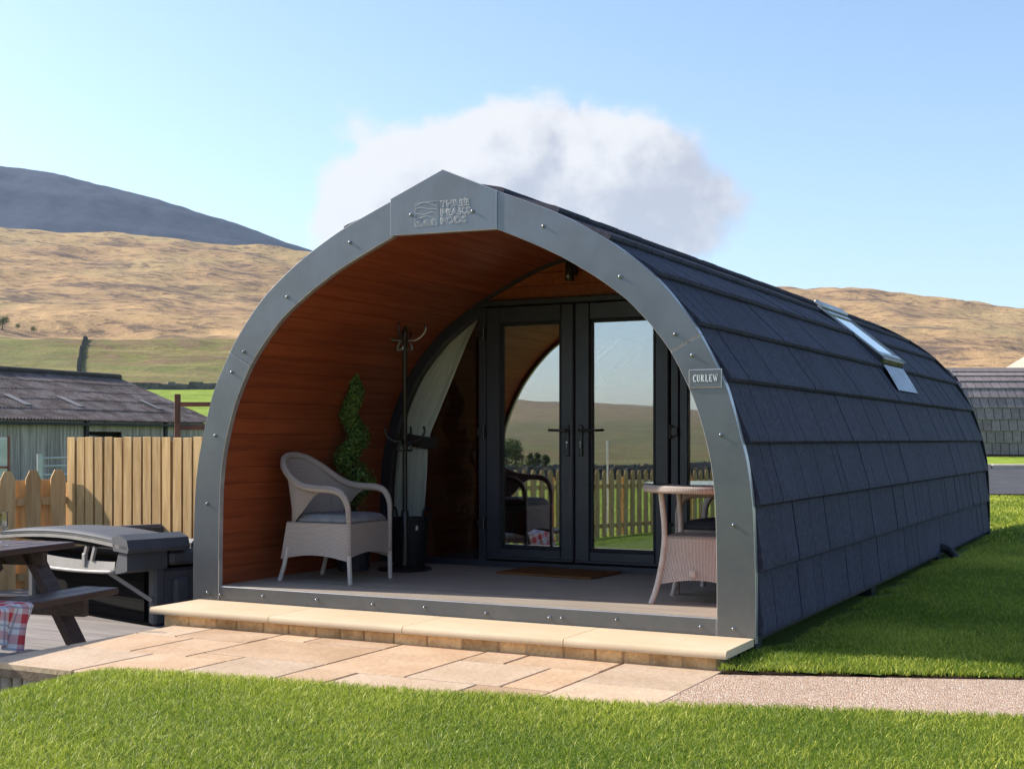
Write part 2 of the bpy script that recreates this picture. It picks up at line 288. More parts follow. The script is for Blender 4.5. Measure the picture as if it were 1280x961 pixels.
# ------------------------------------------------------------------ mesh helpers
class MB:
    def __init__(s): s.v = []; s.f = []; s.uv = []; s.m = []
    def add(s, vs, fs, uv=None, mi=0):
        o = len(s.v); s.v += [tuple(map(float, p)) for p in vs]
        for f in fs: s.f.append(tuple(i + o for i in f)); s.m.append(mi)
        s.uv += uv if uv is not None else [(0, 0)] * len(vs)
        return s
    def box(s, c, d, M=None, ch=0.0, mi=0):
        c = np.array(c, float); h = np.array(d, float) / 2
        if ch <= 0:
            vs = [c + h * np.array(k) for k in ((-1, -1, -1), (1, -1, -1), (1, 1, -1), (-1, 1, -1), (-1, -1, 1), (1, -1, 1), (1, 1, 1), (-1, 1, 1))]
            fs = [(0, 3, 2, 1), (4, 5, 6, 7), (0, 1, 5, 4), (1, 2, 6, 5), (2, 3, 7, 6), (3, 0, 4, 7)]
        else:
            ch = min(ch, h.min() * .9); b = bmesh.new()
            bmesh.ops.create_cube(b, size=1)
            for w in b.verts: w.co = Vector((w.co.x * d[0], w.co.y * d[1], w.co.z * d[2]))
            bmesh.ops.bevel(b, geom=list(b.edges), offset=ch, segments=1, affect='EDGES')
            b.verts.index_update()
            vs = [np.array(w.co) + c for w in b.verts]; fs = [tuple(w.index for w in f.verts) for f in b.faces]; b.free()
        if M is not None: vs = [np.array(M @ Vector(p)) for p in vs]
        return s.add(vs, fs, mi=mi)
    def beam(s, a, b, w, h, up=(0, 0, 1), ch=0.0):
        a, b = Vector(a), Vector(b); d = b - a; L = d.length; x = d / L
        y = Vector(up).cross(x).normalized(); z = x.cross(y)
        M = Matrix((x, y, z)).transposed().to_4x4(); M.translation = (a + b) / 2
        return s.box((0, 0, 0), (L, w, h), M, ch)
    def tube(s, path, r, n=8, cap=True, closed=False, uvs=1.0):
        P = [np.array(p, float) for p in path]; k = len(P)
        rs = [r] * k if np.isscalar(r) else list(r)
        T = []
        for i in range(k):
            if closed: t = P[(i + 1) % k] - P[i - 1]
            else: t = P[min(i + 1, k - 1)] - P[max(i - 1, 0)]
            T.append(t / (np.linalg.norm(t) + 1e-9))
        ref = np.array([0, 0, 1.]) if abs(T[0][2]) < .9 else np.array([1., 0, 0])
        nn = np.cross(T[0], ref); nn /= np.linalg.norm(nn)
        vs = []; uv = []; L = 0
        for i in range(k):
            nn = nn - T[i] * nn.dot(T[i]); nn /= np.linalg.norm(nn); bb = np.cross(T[i], nn)
            if i: L += np.linalg.norm(P[i] - P[i - 1])
            for j in range(n):
                a = 2 * PI * j / n
                vs.append(P[i] + rs[i] * (math.cos(a) * nn + math.sin(a) * bb)); uv.append((j / n * 2 * PI * rs[i] * uvs, L * uvs))
        fs = []
        for i in range(k if closed else k - 1):
            for j in range(n):
                a, b = i * n + j, i * n + (j + 1) % n; c2 = ((i + 1) % k) * n
                fs.append((a, b, c2 + (j + 1) % n, c2 + j))
        if cap and not closed: fs += [tuple(range(n - 1, -1, -1)), tuple(range((k - 1) * n, k * n))]
        return s.add(vs, fs, uv)
    def lathe(s, prof, n=20, c=(0, 0, 0)):
        vs = []; fs = []; k = len(prof)
        for r, z in prof:
            for j in range(n):
                a = 2 * PI * j / n; vs.append((c[0] + r * math.cos(a), c[1] + r * math.sin(a), c[2] + z))
        for i in range(k - 1):
            for j in range(n): fs.append((i * n + j, i * n + (j + 1) % n, (i + 1) * n + (j + 1) % n, (i + 1) * n + j))
        fs += [tuple(range(n - 1, -1, -1)), tuple(range((k - 1) * n, k * n))]
        return s.add(vs, fs)
    def grid(s, fn, nu, nv, uv=None, thick=0, skip=None, mi=0):
        vs = []; uvs = []
        for i in range(nu + 1):
            for j in range(nv + 1):
                vs.append(fn(i / nu, j / nv)); uvs.append(uv(i / nu, j / nv) if uv else (i / nu, j / nv))
        fs = [(i * (nv + 1) + j, (i + 1) * (nv + 1) + j, (i + 1) * (nv + 1) + j + 1, i * (nv + 1) + j + 1) for i in range(nu) for j in range(nv) if not (skip and skip(i, j))]
        return s.add(vs, fs, uvs, mi)
    def prism(s, poly, y0, y1, plane='xz', chamf=0, edge_mi=0):
        # poly in a plane, extruded along the third axis from y0 (front) to y1
        def P(a, b, t): return {'xz': (a, t, b), 'yz': (t, a, b), 'xy': (a, b, t)}[plane]
        n = len(poly)
        if chamf:
            A = np.array(poly, float); q = []
            area = sum(A[i][0] * A[(i + 1) % n][1] - A[(i + 1) % n][0] * A[i][1] for i in range(n))
            sg = 1 if area > 0 else -1
            for i in range(n):
                e1 = A[i] - A[i - 1]; e2 = A[(i + 1) % n] - A[i]; e1 /= np.linalg.norm(e1) + 1e-9; e2 /= np.linalg.norm(e2) + 1e-9
                n1 = sg * np.array([-e1[1], e1[0]]); n2 = sg * np.array([-e2[1], e2[0]]); m = n1 + n2; m /= np.linalg.norm(m) + 1e-9
                q.append(A[i] + m * chamf / max(.35, m.dot(n1)))
            dy = chamf if y1 > y0 else -chamf
            vs = [P(*p, y0) for p in q] + [P(*p, y0 + dy) for p in poly] + [P(*p, y1) for p in poly]
            s.add(vs, [tuple(range(n))])
            o = len(s.v) - len(vs)
            for i in range(n):
                k = (i + 1) % n
                for lo, hi in ((0, n), (n, 2 * n)): s.f.append((o + lo + i, o + lo + k, o + hi + k, o + hi + i)); s.m.append(edge_mi)
            s.f.append(tuple(o + 2 * n + i for i in range(n - 1, -1, -1))); s.m.append(0)
            return s
        vs = [P(*p, y0) for p in poly] + [P(*p, y1) for p in poly]
        fs = [tuple(range(n)), tuple(range(2 * n - 1, n - 1, -1))] + [(i, (i + 1) % n, n + (i + 1) % n, n + i) for i in range(n)]
        return s.add(vs, fs, mi=edge_mi)
    def mesh(s, name, mat, smooth=False, recalc=True):
        me = bpy.data.meshes.new(name); me.from_pydata(s.v, [], s.f)
        for x in (mat if isinstance(mat, (list, tuple)) else [mat]): me.materials.append(MATS[x])
        if any(s.m): me.polygons.foreach_set('material_index', s.m)
        ul = me.uv_layers.new(name='UVMap'); idx = np.zeros(len(me.loops), int); me.loops.foreach_get('vertex_index', idx)
        ul.data.foreach_set('uv', np.array(s.uv, np.float32)[idx].ravel())
        if recalc:
            b = bmesh.new(); b.from_mesh(me); bmesh.ops.recalc_face_normals(b, faces=b.faces[:]); b.to_mesh(me); b.free()
        if smooth:
            me.polygons.foreach_set('use_smooth', [True] * len(me.polygons))
            if smooth != 'all': me.set_sharp_from_angle(angle=rad(smooth if smooth is not True else 40))
        me.update(); return me
    def build(s, name, mat, parent=None, smooth=False, recalc=True, M=None):
        return link(name, s.mesh(name, mat, smooth, recalc), parent, M)
def link(name, me, parent=None, M=None):
    o = bpy.data.objects.new(name, me); col.objects.link(o)
    if parent is not None: o.parent = parent
    if M is not None: o.matrix_local = M
    return o
def thing(name, label, cat, loc=(0, 0, 0), rz=0, group=None, kind=None):
    o = bpy.data.objects.new(name, None); col.objects.link(o); o.empty_display_size = .1
    o.location = loc; o.rotation_euler = (0, 0, rz)
    return tag(o, label, cat, group, kind)
def tag(o, label=None, cat=None, group=None, kind=None):
    if label: o['label'] = label
    if cat: o['category'] = cat
    if group: o['group'] = group
    if kind: o['kind'] = kind
    return o
def struct(o, label=None, cat=None): return tag(o, label, cat, None, 'structure')
def copy_tree(o, parent=None):
    c = o.copy(); col.objects.link(c)
    if parent is not None: c.parent = parent
    for ch in list(o.children): copy_tree(ch, c)
    return c
def frame(o, x, y, z):
    M = Matrix((Vector(x), Vector(y), Vector(z))).transposed().to_4x4(); M.translation = Vector(o); return M
def crv(pts, n):  # Catmull-Rom through points, n samples
    P = np.array(pts, float); k = len(P); s = np.r_[0, np.cumsum(np.linalg.norm(np.diff(P, axis=0), axis=1))]
    out = []
    for t in np.linspace(0, s[-1], n):
        i = min(max(np.searchsorted(s, t) - 1, 0), k - 2); u = (t - s[i]) / (s[i + 1] - s[i] + 1e-9)
        p0, p1, p2, p3 = P[max(i - 1, 0)], P[i], P[i + 1], P[min(i + 2, k - 1)]
        out.append(.5 * (2 * p1 + (p2 - p0) * u + (2 * p0 - 5 * p1 + 4 * p2 - p3) * u * u + (3 * p1 - p0 - 3 * p2 + p3) * u ** 3))
    return np.array(out)
def sstep(x, a, b):
    t = np.clip((np.asarray(x, float) - a) / (b - a), 0, 1); return t * t * (3 - 2 * t)
def vnoise(x, y, seed=0):
    x = np.asarray(x, float); y = np.asarray(y, float); xi = np.floor(x).astype(np.int64); yi = np.floor(y).astype(np.int64)
    def h(a, b):
        n = (a * 374761393 + b * 668265263 + seed * 1442695041) & 0x7fffffff
        n = ((n ^ (n >> 13)) * 1274126177) & 0x7fffffff
        return ((n ^ (n >> 16)) & 0xffff) / 65535.
    fx = x - xi; fy = y - yi; fx = fx * fx * (3 - 2 * fx); fy = fy * fy * (3 - 2 * fy)
    return (h(xi, yi) * (1 - fx) + h(xi + 1, yi) * fx) * (1 - fy) + (h(xi, yi + 1) * (1 - fx) + h(xi + 1, yi + 1) * fx) * fy
def fbm(x, y, o=5, seed=0):
    t = 0; a = .5
    for i in range(o): t = t + a * (vnoise(x, y, seed + i) - .5); x = x * 2.03; y = y * 2.03; a *= .5
    return t

# ------------------------------------------------------------------ ground and hills
RX = [-4000, -600, 0, 200, 385, 600, 950, 1100, 1280, 2200, 5000]
RE = [.20, .19, .160, .152, .139, .131, .119, .112, .099, .07, .05]
def near_z(x, y):   # garden and close fields, right of the pod rising gently away
    d = (x - C[0]) * V[0] + (y - C[1]) * V[1]; r = (x - C[0]) * R[0] + (y - C[1]) * R[1]
    right = np.interp(d, [-200, -5, 5, 7, 16.5, 42, 60], [-5, -.5, -.17, -.12, .03, .62, 1.1])
    left = np.interp(d, [-200, -40, -5, 10, 25, 45, 60], [-6, -1.3, -.62, -.52, -.6, -.3, 1.1])
    w = sstep(x, -1.2, -3.2) if False else sstep(-x, 1.6, 3.4)
    return right * (1 - w) + left * w
def terr_z(x, y):
    dx = x - C[0]; dy = y - C[1]; D = dx * V[0] + dy * V[1]; L = dx * R[0] + dy * R[1]; r = np.hypot(D, L)
    az = np.arctan2(L, D)
    e = np.interp(640 + F * np.tan(np.clip(az, -1.2, 1.2)), RX, RE)
    s = np.clip((r - 60) / 840, 0, 1)
    Dp = r * np.maximum(np.cos(az), .35)
    t = e * s ** .65
    back = 1.1 + t * Dp - sstep(r, 900, 1500) * 40 - np.maximum(r - 1500, 0) * .02
    back += (fbm(x / 90, y / 90, 5, 3) * 14 + fbm(x / 22, y / 22, 4, 9) * 3.2) * sstep(r, 150, 420)
    back += fbm(x / 14, y / 14, 4, 5) * 1.3 * sstep(r, 70, 200)
    fr_e = .006 + .016 * sstep(az, -PI, PI) + .010 * (fbm(az * 3, az * 0 + 2, 4, 11))
    f = -.7 - .022 * np.maximum(r - 20, 0) * (1 - sstep(r, 250, 500)) + 0 * r
    f = f - 6 * sstep(r, 250, 500) + (r * (.010 + .020 * vnoise(az * 5.0 + 9, az * 0, 4)) + fbm(x / 420, y / 420, 5, 8) * 75) * sstep(r, 500, 3000) + fbm(x / 160, y / 160, 4, 18) * 9 * sstep(r, 150, 500)
    f = f + fbm(x / 60, y / 60, 4, 6) * 2.2 * sstep(r, 60, 200)
    w = sstep(np.abs(az), 1.45, 2.0)
    far = back * (1 - w) + f * w
    k = sstep(r, 40, 75)
    return near_z(x, y) * (1 - k) + far * k
def build_ground():
    az = np.unique(np.r_[np.linspace(-PI, PI, 241)[:-1], np.linspace(-.44, .44, 300)])
    rr = np.unique(np.r_[0.01, 3, 6, 8, 10, 11.5, 13, 15, 18, 22, 27, 33, 40, np.arange(15, 46, 1.0), np.geomspace(46, 900, 150), np.geomspace(920, 6500, 60)])
    A, RR = np.meshgrid(az, rr)
    D = np.cos(A) * RR; L = np.sin(A) * RR
    X = C[0] + D * V[0] + L * R[0]; Y = C[1] + D * V[1] + L * R[1]
    Z = terr_z(X, Y)
    inner = 1 - sstep(RR, 13, 17)
    side = sstep(X, -3.2, -1.4)
    Z = Z - inner * (.10 + .25 * side)
    Z = Z - .16 * np.maximum(sstep(X, 1.6, 2.2), sstep(X, -4.4, -3.6) * sstep(Y, 9.6, 10.4)) * sstep(-X, -15.2, -14.4) * sstep(Y, -.6, .2) * sstep(-Y, -22.3, -21.4) * sstep(RR, 12, 17)
    Z = Z - .22 * (L > 3.0) * sstep(D - (22.6 - .30 * (L - 8)), .1, 1.2) * sstep(-D, -33.6, -32.6) * (L < 40)
    zone = np.interp(RR, [0, 150, 164, 168, 330, 380, 900, 7000], [0, 0, .35, 1, 1, 2, 2, 2])
    fz = np.interp(RR, [0, 25, 60, 200, 700, 1500, 2000, 7000], [0, .2, .6, .9, 1.1, 1.3, 1.5, 1.6])
    w = sstep(np.abs(A), 1.45, 2.0); zone = zone * (1 - w) + fz * w
    na = len(az); nr = len(rr)
    me = bpy.data.meshes.new('ground')
    fs = [(i * na + j, i * na + (j + 1) % na, (i + 1) * na + (j + 1) % na, (i + 1) * na + j) for i in range(nr - 1) for j in range(na)]
    me.from_pydata(np.c_[X.ravel(), Y.ravel(), Z.ravel()].tolist(), [], fs)
    at = me.attributes.new('zone', 'FLOAT', 'POINT'); at.data.foreach_set('value', zone.ravel().astype(np.float32))
    me.polygons.foreach_set('use_smooth', [True] * len(me.polygons))
    b = bmesh.new(); b.from_mesh(me); bmesh.ops.recalc_face_normals(b, faces=b.faces[:])
    b.faces.ensure_lookup_table()
    if b.faces[0].normal.z < 0: bmesh.ops.reverse_faces(b, faces=b.faces[:])
    b.to_mesh(me); b.free()
    me.materials.append(MATS['moorland'])
    struct(link('ground', me), 'grassy ground rising into tan moorland slopes behind the garden', 'ground')
build_ground()

def build_fell():
    D0 = 2900.
    px = [-900, -300, 0, 60, 110, 160, 200, 250, 300, 340, 372, 420, 520, 700]
    py = [205, 200, 209, 216, 227, 240, 251, 267, 284, 298, 308, 322, 345, 390]
    nu, nv = 220, 60; vs = []
    for i in range(nu + 1):
        x = -900 + 1600 * i / nu
        z = 1.1 + (549 - np.interp(x, px, py)) / F * D0
        for j in range(nv + 1):
            t = j / nv * 2 - .8      # <0 towards the garden
            D = D0 + t * 900
            h = z * (1 - .62 * abs(t) ** 1.25)
            q = C + (V + R * (x - 640) / F) * D
            h += float(fbm(q[0] / 160, q[1] / 160, 5, 21)) * 40 * min(1, abs(t) * 5 + .05) + float(fbm(q[0] / 40, q[1] / 40, 3, 2)) * 8
            vs.append((q[0], q[1], h))
    fs = [(i * (nv + 1) + j, (i + 1) * (nv + 1) + j, (i + 1) * (nv + 1) + j + 1, i * (nv + 1) + j + 1) for i in range(nu) for j in range(nv)]
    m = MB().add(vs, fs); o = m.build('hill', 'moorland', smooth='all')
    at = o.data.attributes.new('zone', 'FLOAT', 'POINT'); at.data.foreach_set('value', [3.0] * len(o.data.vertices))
    struct(o, 'dark blue fell rising beyond the tan moor, cloud shadow put into its colour', 'hill')
build_fell()

# ------------------------------------------------------------------ pod profile
OUT = np.array([(2.0, -.03), (2.0, .3), (1.985, .71), (1.955, .95), (1.92, 1.1), (1.87, 1.28), (1.81, 1.45), (1.68, 1.69), (1.585, 1.83), (1.46, 1.98), (1.335, 2.1), (1.17, 2.225), (1.03, 2.315), (.86, 2.41), (.69, 2.49), (.385, 2.612)])
INN = np.array([(1.775, -.03), (1.775, .3), (1.768, .67), (1.75, .9), (1.72, 1.06), (1.67, 1.24), (1.6, 1.415), (1.5, 1.6), (1.41, 1.72), (1.34, 1.8), (1.22, 1.918), (1.06, 2.035), (.94, 2.11), (.8, 2.19), (.6, 2.285), (.365, 2.385)])
FULL = crv(np.vstack([OUT, [(.2, 2.675), (0, 2.735)]]), 260)      # base to ridge, right half
FS = np.r_[0, np.cumsum(np.linalg.norm(np.diff(FULL, axis=0), axis=1))]
def prof(s, off=0.0, sd=1):
    p = np.array([np.interp(s, FS, FULL[:, 0]), np.interp(s, FS, FULL[:, 1])])
    a = np.array([np.interp(s - .03, FS, FULL[:, 0]), np.interp(s - .03, FS, FULL[:, 1])]); b = np.array([np.interp(s + .03, FS, FULL[:, 0]), np.interp(s + .03, FS, FULL[:, 1])])
    t = (b - a) / np.linalg.norm(b - a); n = np.array([t[1], -t[0]])
    q = p + n * off
    return np.array([q[0] * sd, q[1]]), np.array([t[0] * sd, t[1]]), np.array([n[0] * sd, n[1]])
LEN = 9.3; YD = 2.09; ZD = .10
# inner lining: follows the opening, a little wider
_n = np.gradient(INN, axis=0); _n = np.c_[_n[:, 1], -_n[:, 0]] / np.linalg.norm(_n, axis=1)[:, None]
LINP = crv(np.vstack([INN + _n * .032, [(.18, 2.475), (0, 2.50)]]), 260)
LS = np.r_[0, np.cumsum(np.linalg.norm(np.diff(LINP, axis=0), axis=1))]
def lin_at(t, off=0.0, sd=1):      # t: 0 at the floor, 1 at the crown
    s = t * LS[-1]; f = lambda q: np.array([np.interp(q, LS, LINP[:, 0]), np.interp(q, LS, LINP[:, 1])])
    a, b = f(s - .03), f(s + .03); tt = (b - a) / np.linalg.norm(b - a); n = np.array([tt[1], -tt[0]]); q = f(s) + n * off
    return np.array([q[0] * sd, q[1]])
def lin_x(z): return float(np.interp(z, LINP[:, 1], LINP[:, 0]))
SK = (5.05, 5.95, 1.90, 2.64)    # roof window: y0,y1,s0,s1

pod = thing('camping_pod', 'arched camping pod with dark shingle roof and open timber-lined porch', 'pod')
def build_fascia():
    def seg(P, a, b, n): return crv(P, 200), n
    oc = crv(OUT, 120); ic = crv(INN, 120)
    def cut(c, z0, z1): return [tuple(p) for p in c if z0 - 1e-6 <= p[1] <= z1 + 1e-6]
    zj, zi = 1.69, 1.60
    def on(c, z): return (float(np.interp(z, c[:, 1], c[:, 0])), z)
    low = cut(oc, -1, zj - .01) + [on(oc, zj - .0015)] + [on(ic, zi - .0015)] + cut(ic, -1, zi - .01)[::-1]
    up = [on(oc, zj + .0015)] + cut(oc, zj + .01, 3) + cut(ic, zi + .01, 3)[::-1] + [on(ic, zi + .0015)]
    for sd in (1, -1):
        for poly, bolts in ((low, [(1.88, .06), (1.87, .64), (1.80, 1.13), (1.645, 1.575)]), (up, [(1.545, 1.70), (1.205, 2.06), (.70, 2.36)])):
            o = MB().prism([(sd * a, b) for a, b in poly], -.012, .03, chamf=.0028, edge_mi=1).build('fascia_panel', ['fascia', 'fascia_edge'], pod)
            for bx, bz in bolts: bolt(o, sd * (bx + random.uniform(-.015, .015)), bz + random.uniform(-.02, .02))
    pk = [(-.382, 2.392), (.382, 2.378), (.382, 2.615), (.0, 2.777), (-.382, 2.626)]
    o = MB().prism(pk, -.020, .03, chamf=.003, edge_mi=1).build('peak_panel', ['fascia', 'fascia_edge'], pod)
    bolt(o, -.225, 2.512, -.020); bolt(o, .218, 2.50, -.020)
    logo(o)
    # deck front plate
    d = MB().prism([(-1.772, -.028), (1.772, -.028), (1.772, ZD - .004), (-1.772, ZD - .004)], -.008, .02, chamf=.003, edge_mi=1).build('deck_fascia', ['fascia', 'fascia_edge'], pod)
    for px in (276, 329, 396, 466, 531, 608, 687, 702.5, 771, 876):
        q = aty(px, 760, -.008); bolt(d, q[0], .045 + random.uniform(-.01, .012), -.008)
def bolt(parent, x, z, y=-.012):
    global BOLT
    try: BOLT
    except NameError:
        m = MB().lathe([(.013, 0), (.013, .003), (.0085, .004), (.0085, .010), (.005, .0135), (.0005, .0145)], 10)
        BOLT = m.mesh('bolt', 'steel', 50)
    link('bolt', BOLT, parent, Matrix.Translation((x, y, z)) @ Matrix.Rotation(PI / 2, 4, 'X'))
def logo(parent):
    y = -.0222; r = .0008
    m = MB()
    def ln(pts): m.tube([(a, y, b) for a, b in pts], r, 4)
    x0, x1, z0, z1 = -.197, -.035, 2.435, 2.585
    ln([(x0, z0), (x1, z0), (x1, z1), (x0, z1 - .004), (x0, z0)])
    for k, (off, amp) in enumerate(((.0, .0), (-.028, .6), (-.06, 1.0), (-.085, .3))):
        f = lambda u: z1 - .022 + off + .018 * math.sin(u * PI * 1.25) + amp * .014 * math.sin(u * 7 + k)
        ln([(x0 + (x1 - x0) * u, f(u)) for u in np.linspace(.02, .98, 14)])
    for k in range(3):
        cx = x0 + .027 + .054 * k
        for rr in (.023, .015, .007):
            ln([(cx + rr * math.cos(a), z0 + .004 + 1.35 * rr * math.sin(a)) for a in np.linspace(0, PI, 11)])
    m.build('logo', 'letters', parent)
    for i, w in enumerate(('THREE', 'PEAKS', 'PODS')):
        cu = bpy.data.curves.new('t', 'FONT'); cu.body = w; cu.size = .056; cu.fill_mode = 'NONE'; cu.bevel_depth = .0007; cu.bevel_resolution = 0; cu.resolution_u = 3; cu.space_character = 1.08; cu.offset = .0012
        t = bpy.data.objects.new('t', cu); col.objects.link(t)
        dg = bpy.context.evaluated_depsgraph_get(); me = bpy.data.meshes.new_from_object(t.evaluated_get(dg))
        bpy.data.objects.remove(t); me.materials.clear(); me.materials.append(MATS['letters'])
        w_ = max(v.co.x for v in me.vertices)
        sx = (.205, .215, .185)[i] / w_
        link('lettering', me, parent, Matrix.Translation((-.012, y, 2.542 - i * .052)) @ Matrix.Rotation(PI / 2, 4, 'X') @ Matrix.Diagonal((sx, 1, 1, 1)))
build_fascia()

def name_plate():
    p0 = aty(861.5, 485, -.014); p1 = aty(902.5, 461, -.014)
    x0, x1, z0, z1 = p0[0], p1[0], p0[2] - .0, p1[2]
    o = MB().prism([(x0, z0), (x1, z0), (x1, z1), (x0, z1)], -.022, -.012, chamf=.003, edge_mi=1).build('name_plate', ['fascia', 'fascia_edge'], pod)
    tag(o, 'grey name plate with the word CURLEW')
    H = .042; zb = (z0 + z1) / 2 - H / 2 + .002; T = .011; t = .0045
    m = MB(); y0, y1 = -.0245, -.0215
    def poly(pts, ox): m.prism([(ox + a, zb + b) for a, b in pts], y0, y1)
    def rect(a, b, c, d, ox): poly([(a, b), (c, b), (c, d), (a, d)], ox)
    def arc(cx, cz, rx, rz, a0, a1, wf, ox, n=14):
        A = np.linspace(a0, a1, n); o_ = [(cx + rx * math.cos(a), cz + rz * math.sin(a)) for a in A]
        i_ = [(cx + (rx - wf(a)) * math.cos(a), cz + (rz - t) * math.sin(a)) for a in A]
        for k in range(n - 1): poly([o_[k], o_[k + 1], i_[k + 1], i_[k]], ox)
    wv = lambda a: t + (T - t) * abs(math.cos(a))
    cur = x0 + .022
    def C_(ox): arc(.019, H / 2, .019, H / 2, rad(50), rad(310), wv, ox); rect(.030, H * .68, .033, H * .98, ox); rect(.029, H * .05, .032, H * .22, ox); return .036
    def U_(ox):
        rect(.004, H * .35, .004 + T, H, ox); rect(.028, H * .35, .028 + t, H, ox); rect(0, H - .003, .019, H, ox); rect(.024, H - .003, .037, H, ox)
        arc(.0182, H * .35, .0142, H * .35, PI, 2 * PI, lambda a: T if a < 1.5 * PI else t, ox); return .040
    def R_(ox):
        rect(.004, 0, .004 + T, H, ox); rect(0, 0, .019, .003, ox); rect(0, H - .003, .018, H, ox)
        arc(.016, H * .74, .016, H * .26, -PI / 2, PI / 2, wv, ox); poly([(.015, H * .49), (.024, H * .49), (.040, 0), (.028, 0)], ox); rect(.030, 0, .042, .003, ox); return .044
    def L_(ox): rect(.004, 0, .004 + T, H, ox); rect(0, 0, .033, .004, ox); rect(0, H - .003, .019, H, ox); rect(.030, .003, .033, H * .3, ox); return .037
    def E_(ox):
        rect(.004, 0, .004 + T, H, ox); rect(0, 0, .033, .004, ox); rect(0, H - .004, .032, H, ox); rect(.029, .003, .033, H * .28, ox); rect(.029, H * .74, .032, H - .003, ox)
        rect(.014, H * .48, .026, H * .56, ox); rect(.023, H * .38, .026, H * .66, ox); return .037
    def W_(ox):
        for a in (0, .019):
            poly([(.002 + a, H), (.012 + a, H), (.022 + a, 0), (.017 + a, 0)], ox); poly([(.018 + a, 0), (.022 + a, 0), (.032 + a, H), (.028 + a, H)], ox)
        rect(-.002, H - .003, .015, H, ox); rect(.019, H - .003, .034, H, ox); rect(.041, H - .003, .055, H, ox); return .05
    g = .0035; total = .036 + .040 + .044 + .037 + .037 + .05 + 5 * g
    sc = (x1 - x0 - .05) / total
    ox = 0
    for fn in (C_, U_, R_, L_, E_, W_): ox += fn(ox) + g
    for i, p in enumerate(m.v): m.v[i] = (x0 + .026 + p[0] * sc, p[1], p[2])
    m.build('lettering', 'letters', o)
name_plate()

def build_shell():
    # carcass under the shingles with openings for the two roof windows
    ny, ns = 93, 40; smax = FS[-1]
    ys = np.unique(np.r_[np.linspace(.03, LEN, 40), SK[0], SK[1]]); ss = np.unique(np.r_[np.linspace(0.0, smax, 40), SK[2], SK[3]])
    for nm, mat, y0 in (('shell', 'black_rubber', .03), ('inner_shell', 'lining_wood', YD + .05)):
        m = MB(); yy = ys[ys >= y0]
        for sd in (1, -1):
            pt = (lambda q: prof(q, -.02, sd)[0]) if nm == 'shell' else (lambda q: lin_at(q / smax, 0, sd))
            g = np.array([[np.r_[pt(q)[0], y, pt(q)[1]] for y in yy] for q in ss])
            vs = g.reshape(-1, 3); k = len(yy); fs = []
            for i in range(len(ss) - 1):
                for j in range(k - 1):
                    if SK[2] - 1e-6 <= ss[i] < SK[3] - 1e-6 and SK[0] - 1e-6 <= yy[j] < SK[1] - 1e-6: continue
                    fs.append((i * k + j, (i + 1) * k + j, (i + 1) * k + j + 1, i * k + j + 1))
            m.add(vs, fs)
        m.build(nm, mat, pod, smooth='all')
    m = MB()
    for sd in (1, -1):
        A = [np.r_[prof(q, -.02, sd)[0][0], y, prof(q, -.02, sd)[0][1]] for q, y in ((SK[2], SK[0]), (SK[3], SK[0]), (SK[3], SK[1]), (SK[2], SK[1]))]
        B = [np.r_[lin_at(q / smax, 0, sd)[0], y, lin_at(q / smax, 0, sd)[1]] for q, y in ((SK[2], SK[0]), (SK[3], SK[0]), (SK[3], SK[1]), (SK[2], SK[1]))]
        m.add(A + B, [(i, (i + 1) % 4, 4 + (i + 1) % 4, 4 + i) for i in range(4)])
    m.build('window_reveal', 'white_paint', pod)
    # floor slab, rear wall, corner feet
    MB().box((0, LEN / 2 + .03, .02), (3.86, LEN - .1, .10)).build('floor', 'grey_boards', pod)
    pts = [prof(s, -.03)[0] for s in np.linspace(0, smax, 30)]; poly = [(a, b) for a, b in pts] + [(-a, b) for a, b in pts[::-1][1:]]
    MB().prism(poly, LEN - .06, LEN - .01).build('end_wall', 'lining_wood', pod)
    poly2 = [prof(s, .03)[0] for s in np.linspace(0, smax, 40)]; in2 = [prof(s, -.10)[0] for s in np.linspace(0, smax, 40)]
    ring = [tuple(p) for p in poly2] + [(-p[0], p[1]) for p in poly2[::-1][1:]] + [(-p[0], p[1]) for p in in2] + [tuple(p) for p in in2[::-1][1:]]
    MB().prism(ring, LEN - .005, LEN + .03).build('rear_trim', 'black_rubber', pod)
    for x, y in ((1.9, .16), (1.9, 3.2), (1.9, 6.2), (1.9, 9.0), (-1.9, .2), (-1.9, 4.5), (-1.9, 9.0)):
        MB().box((x, y, -.16), (.13, .13, .27), ch=.006).build('foot', 'black_rubber', pod)
build_shell()

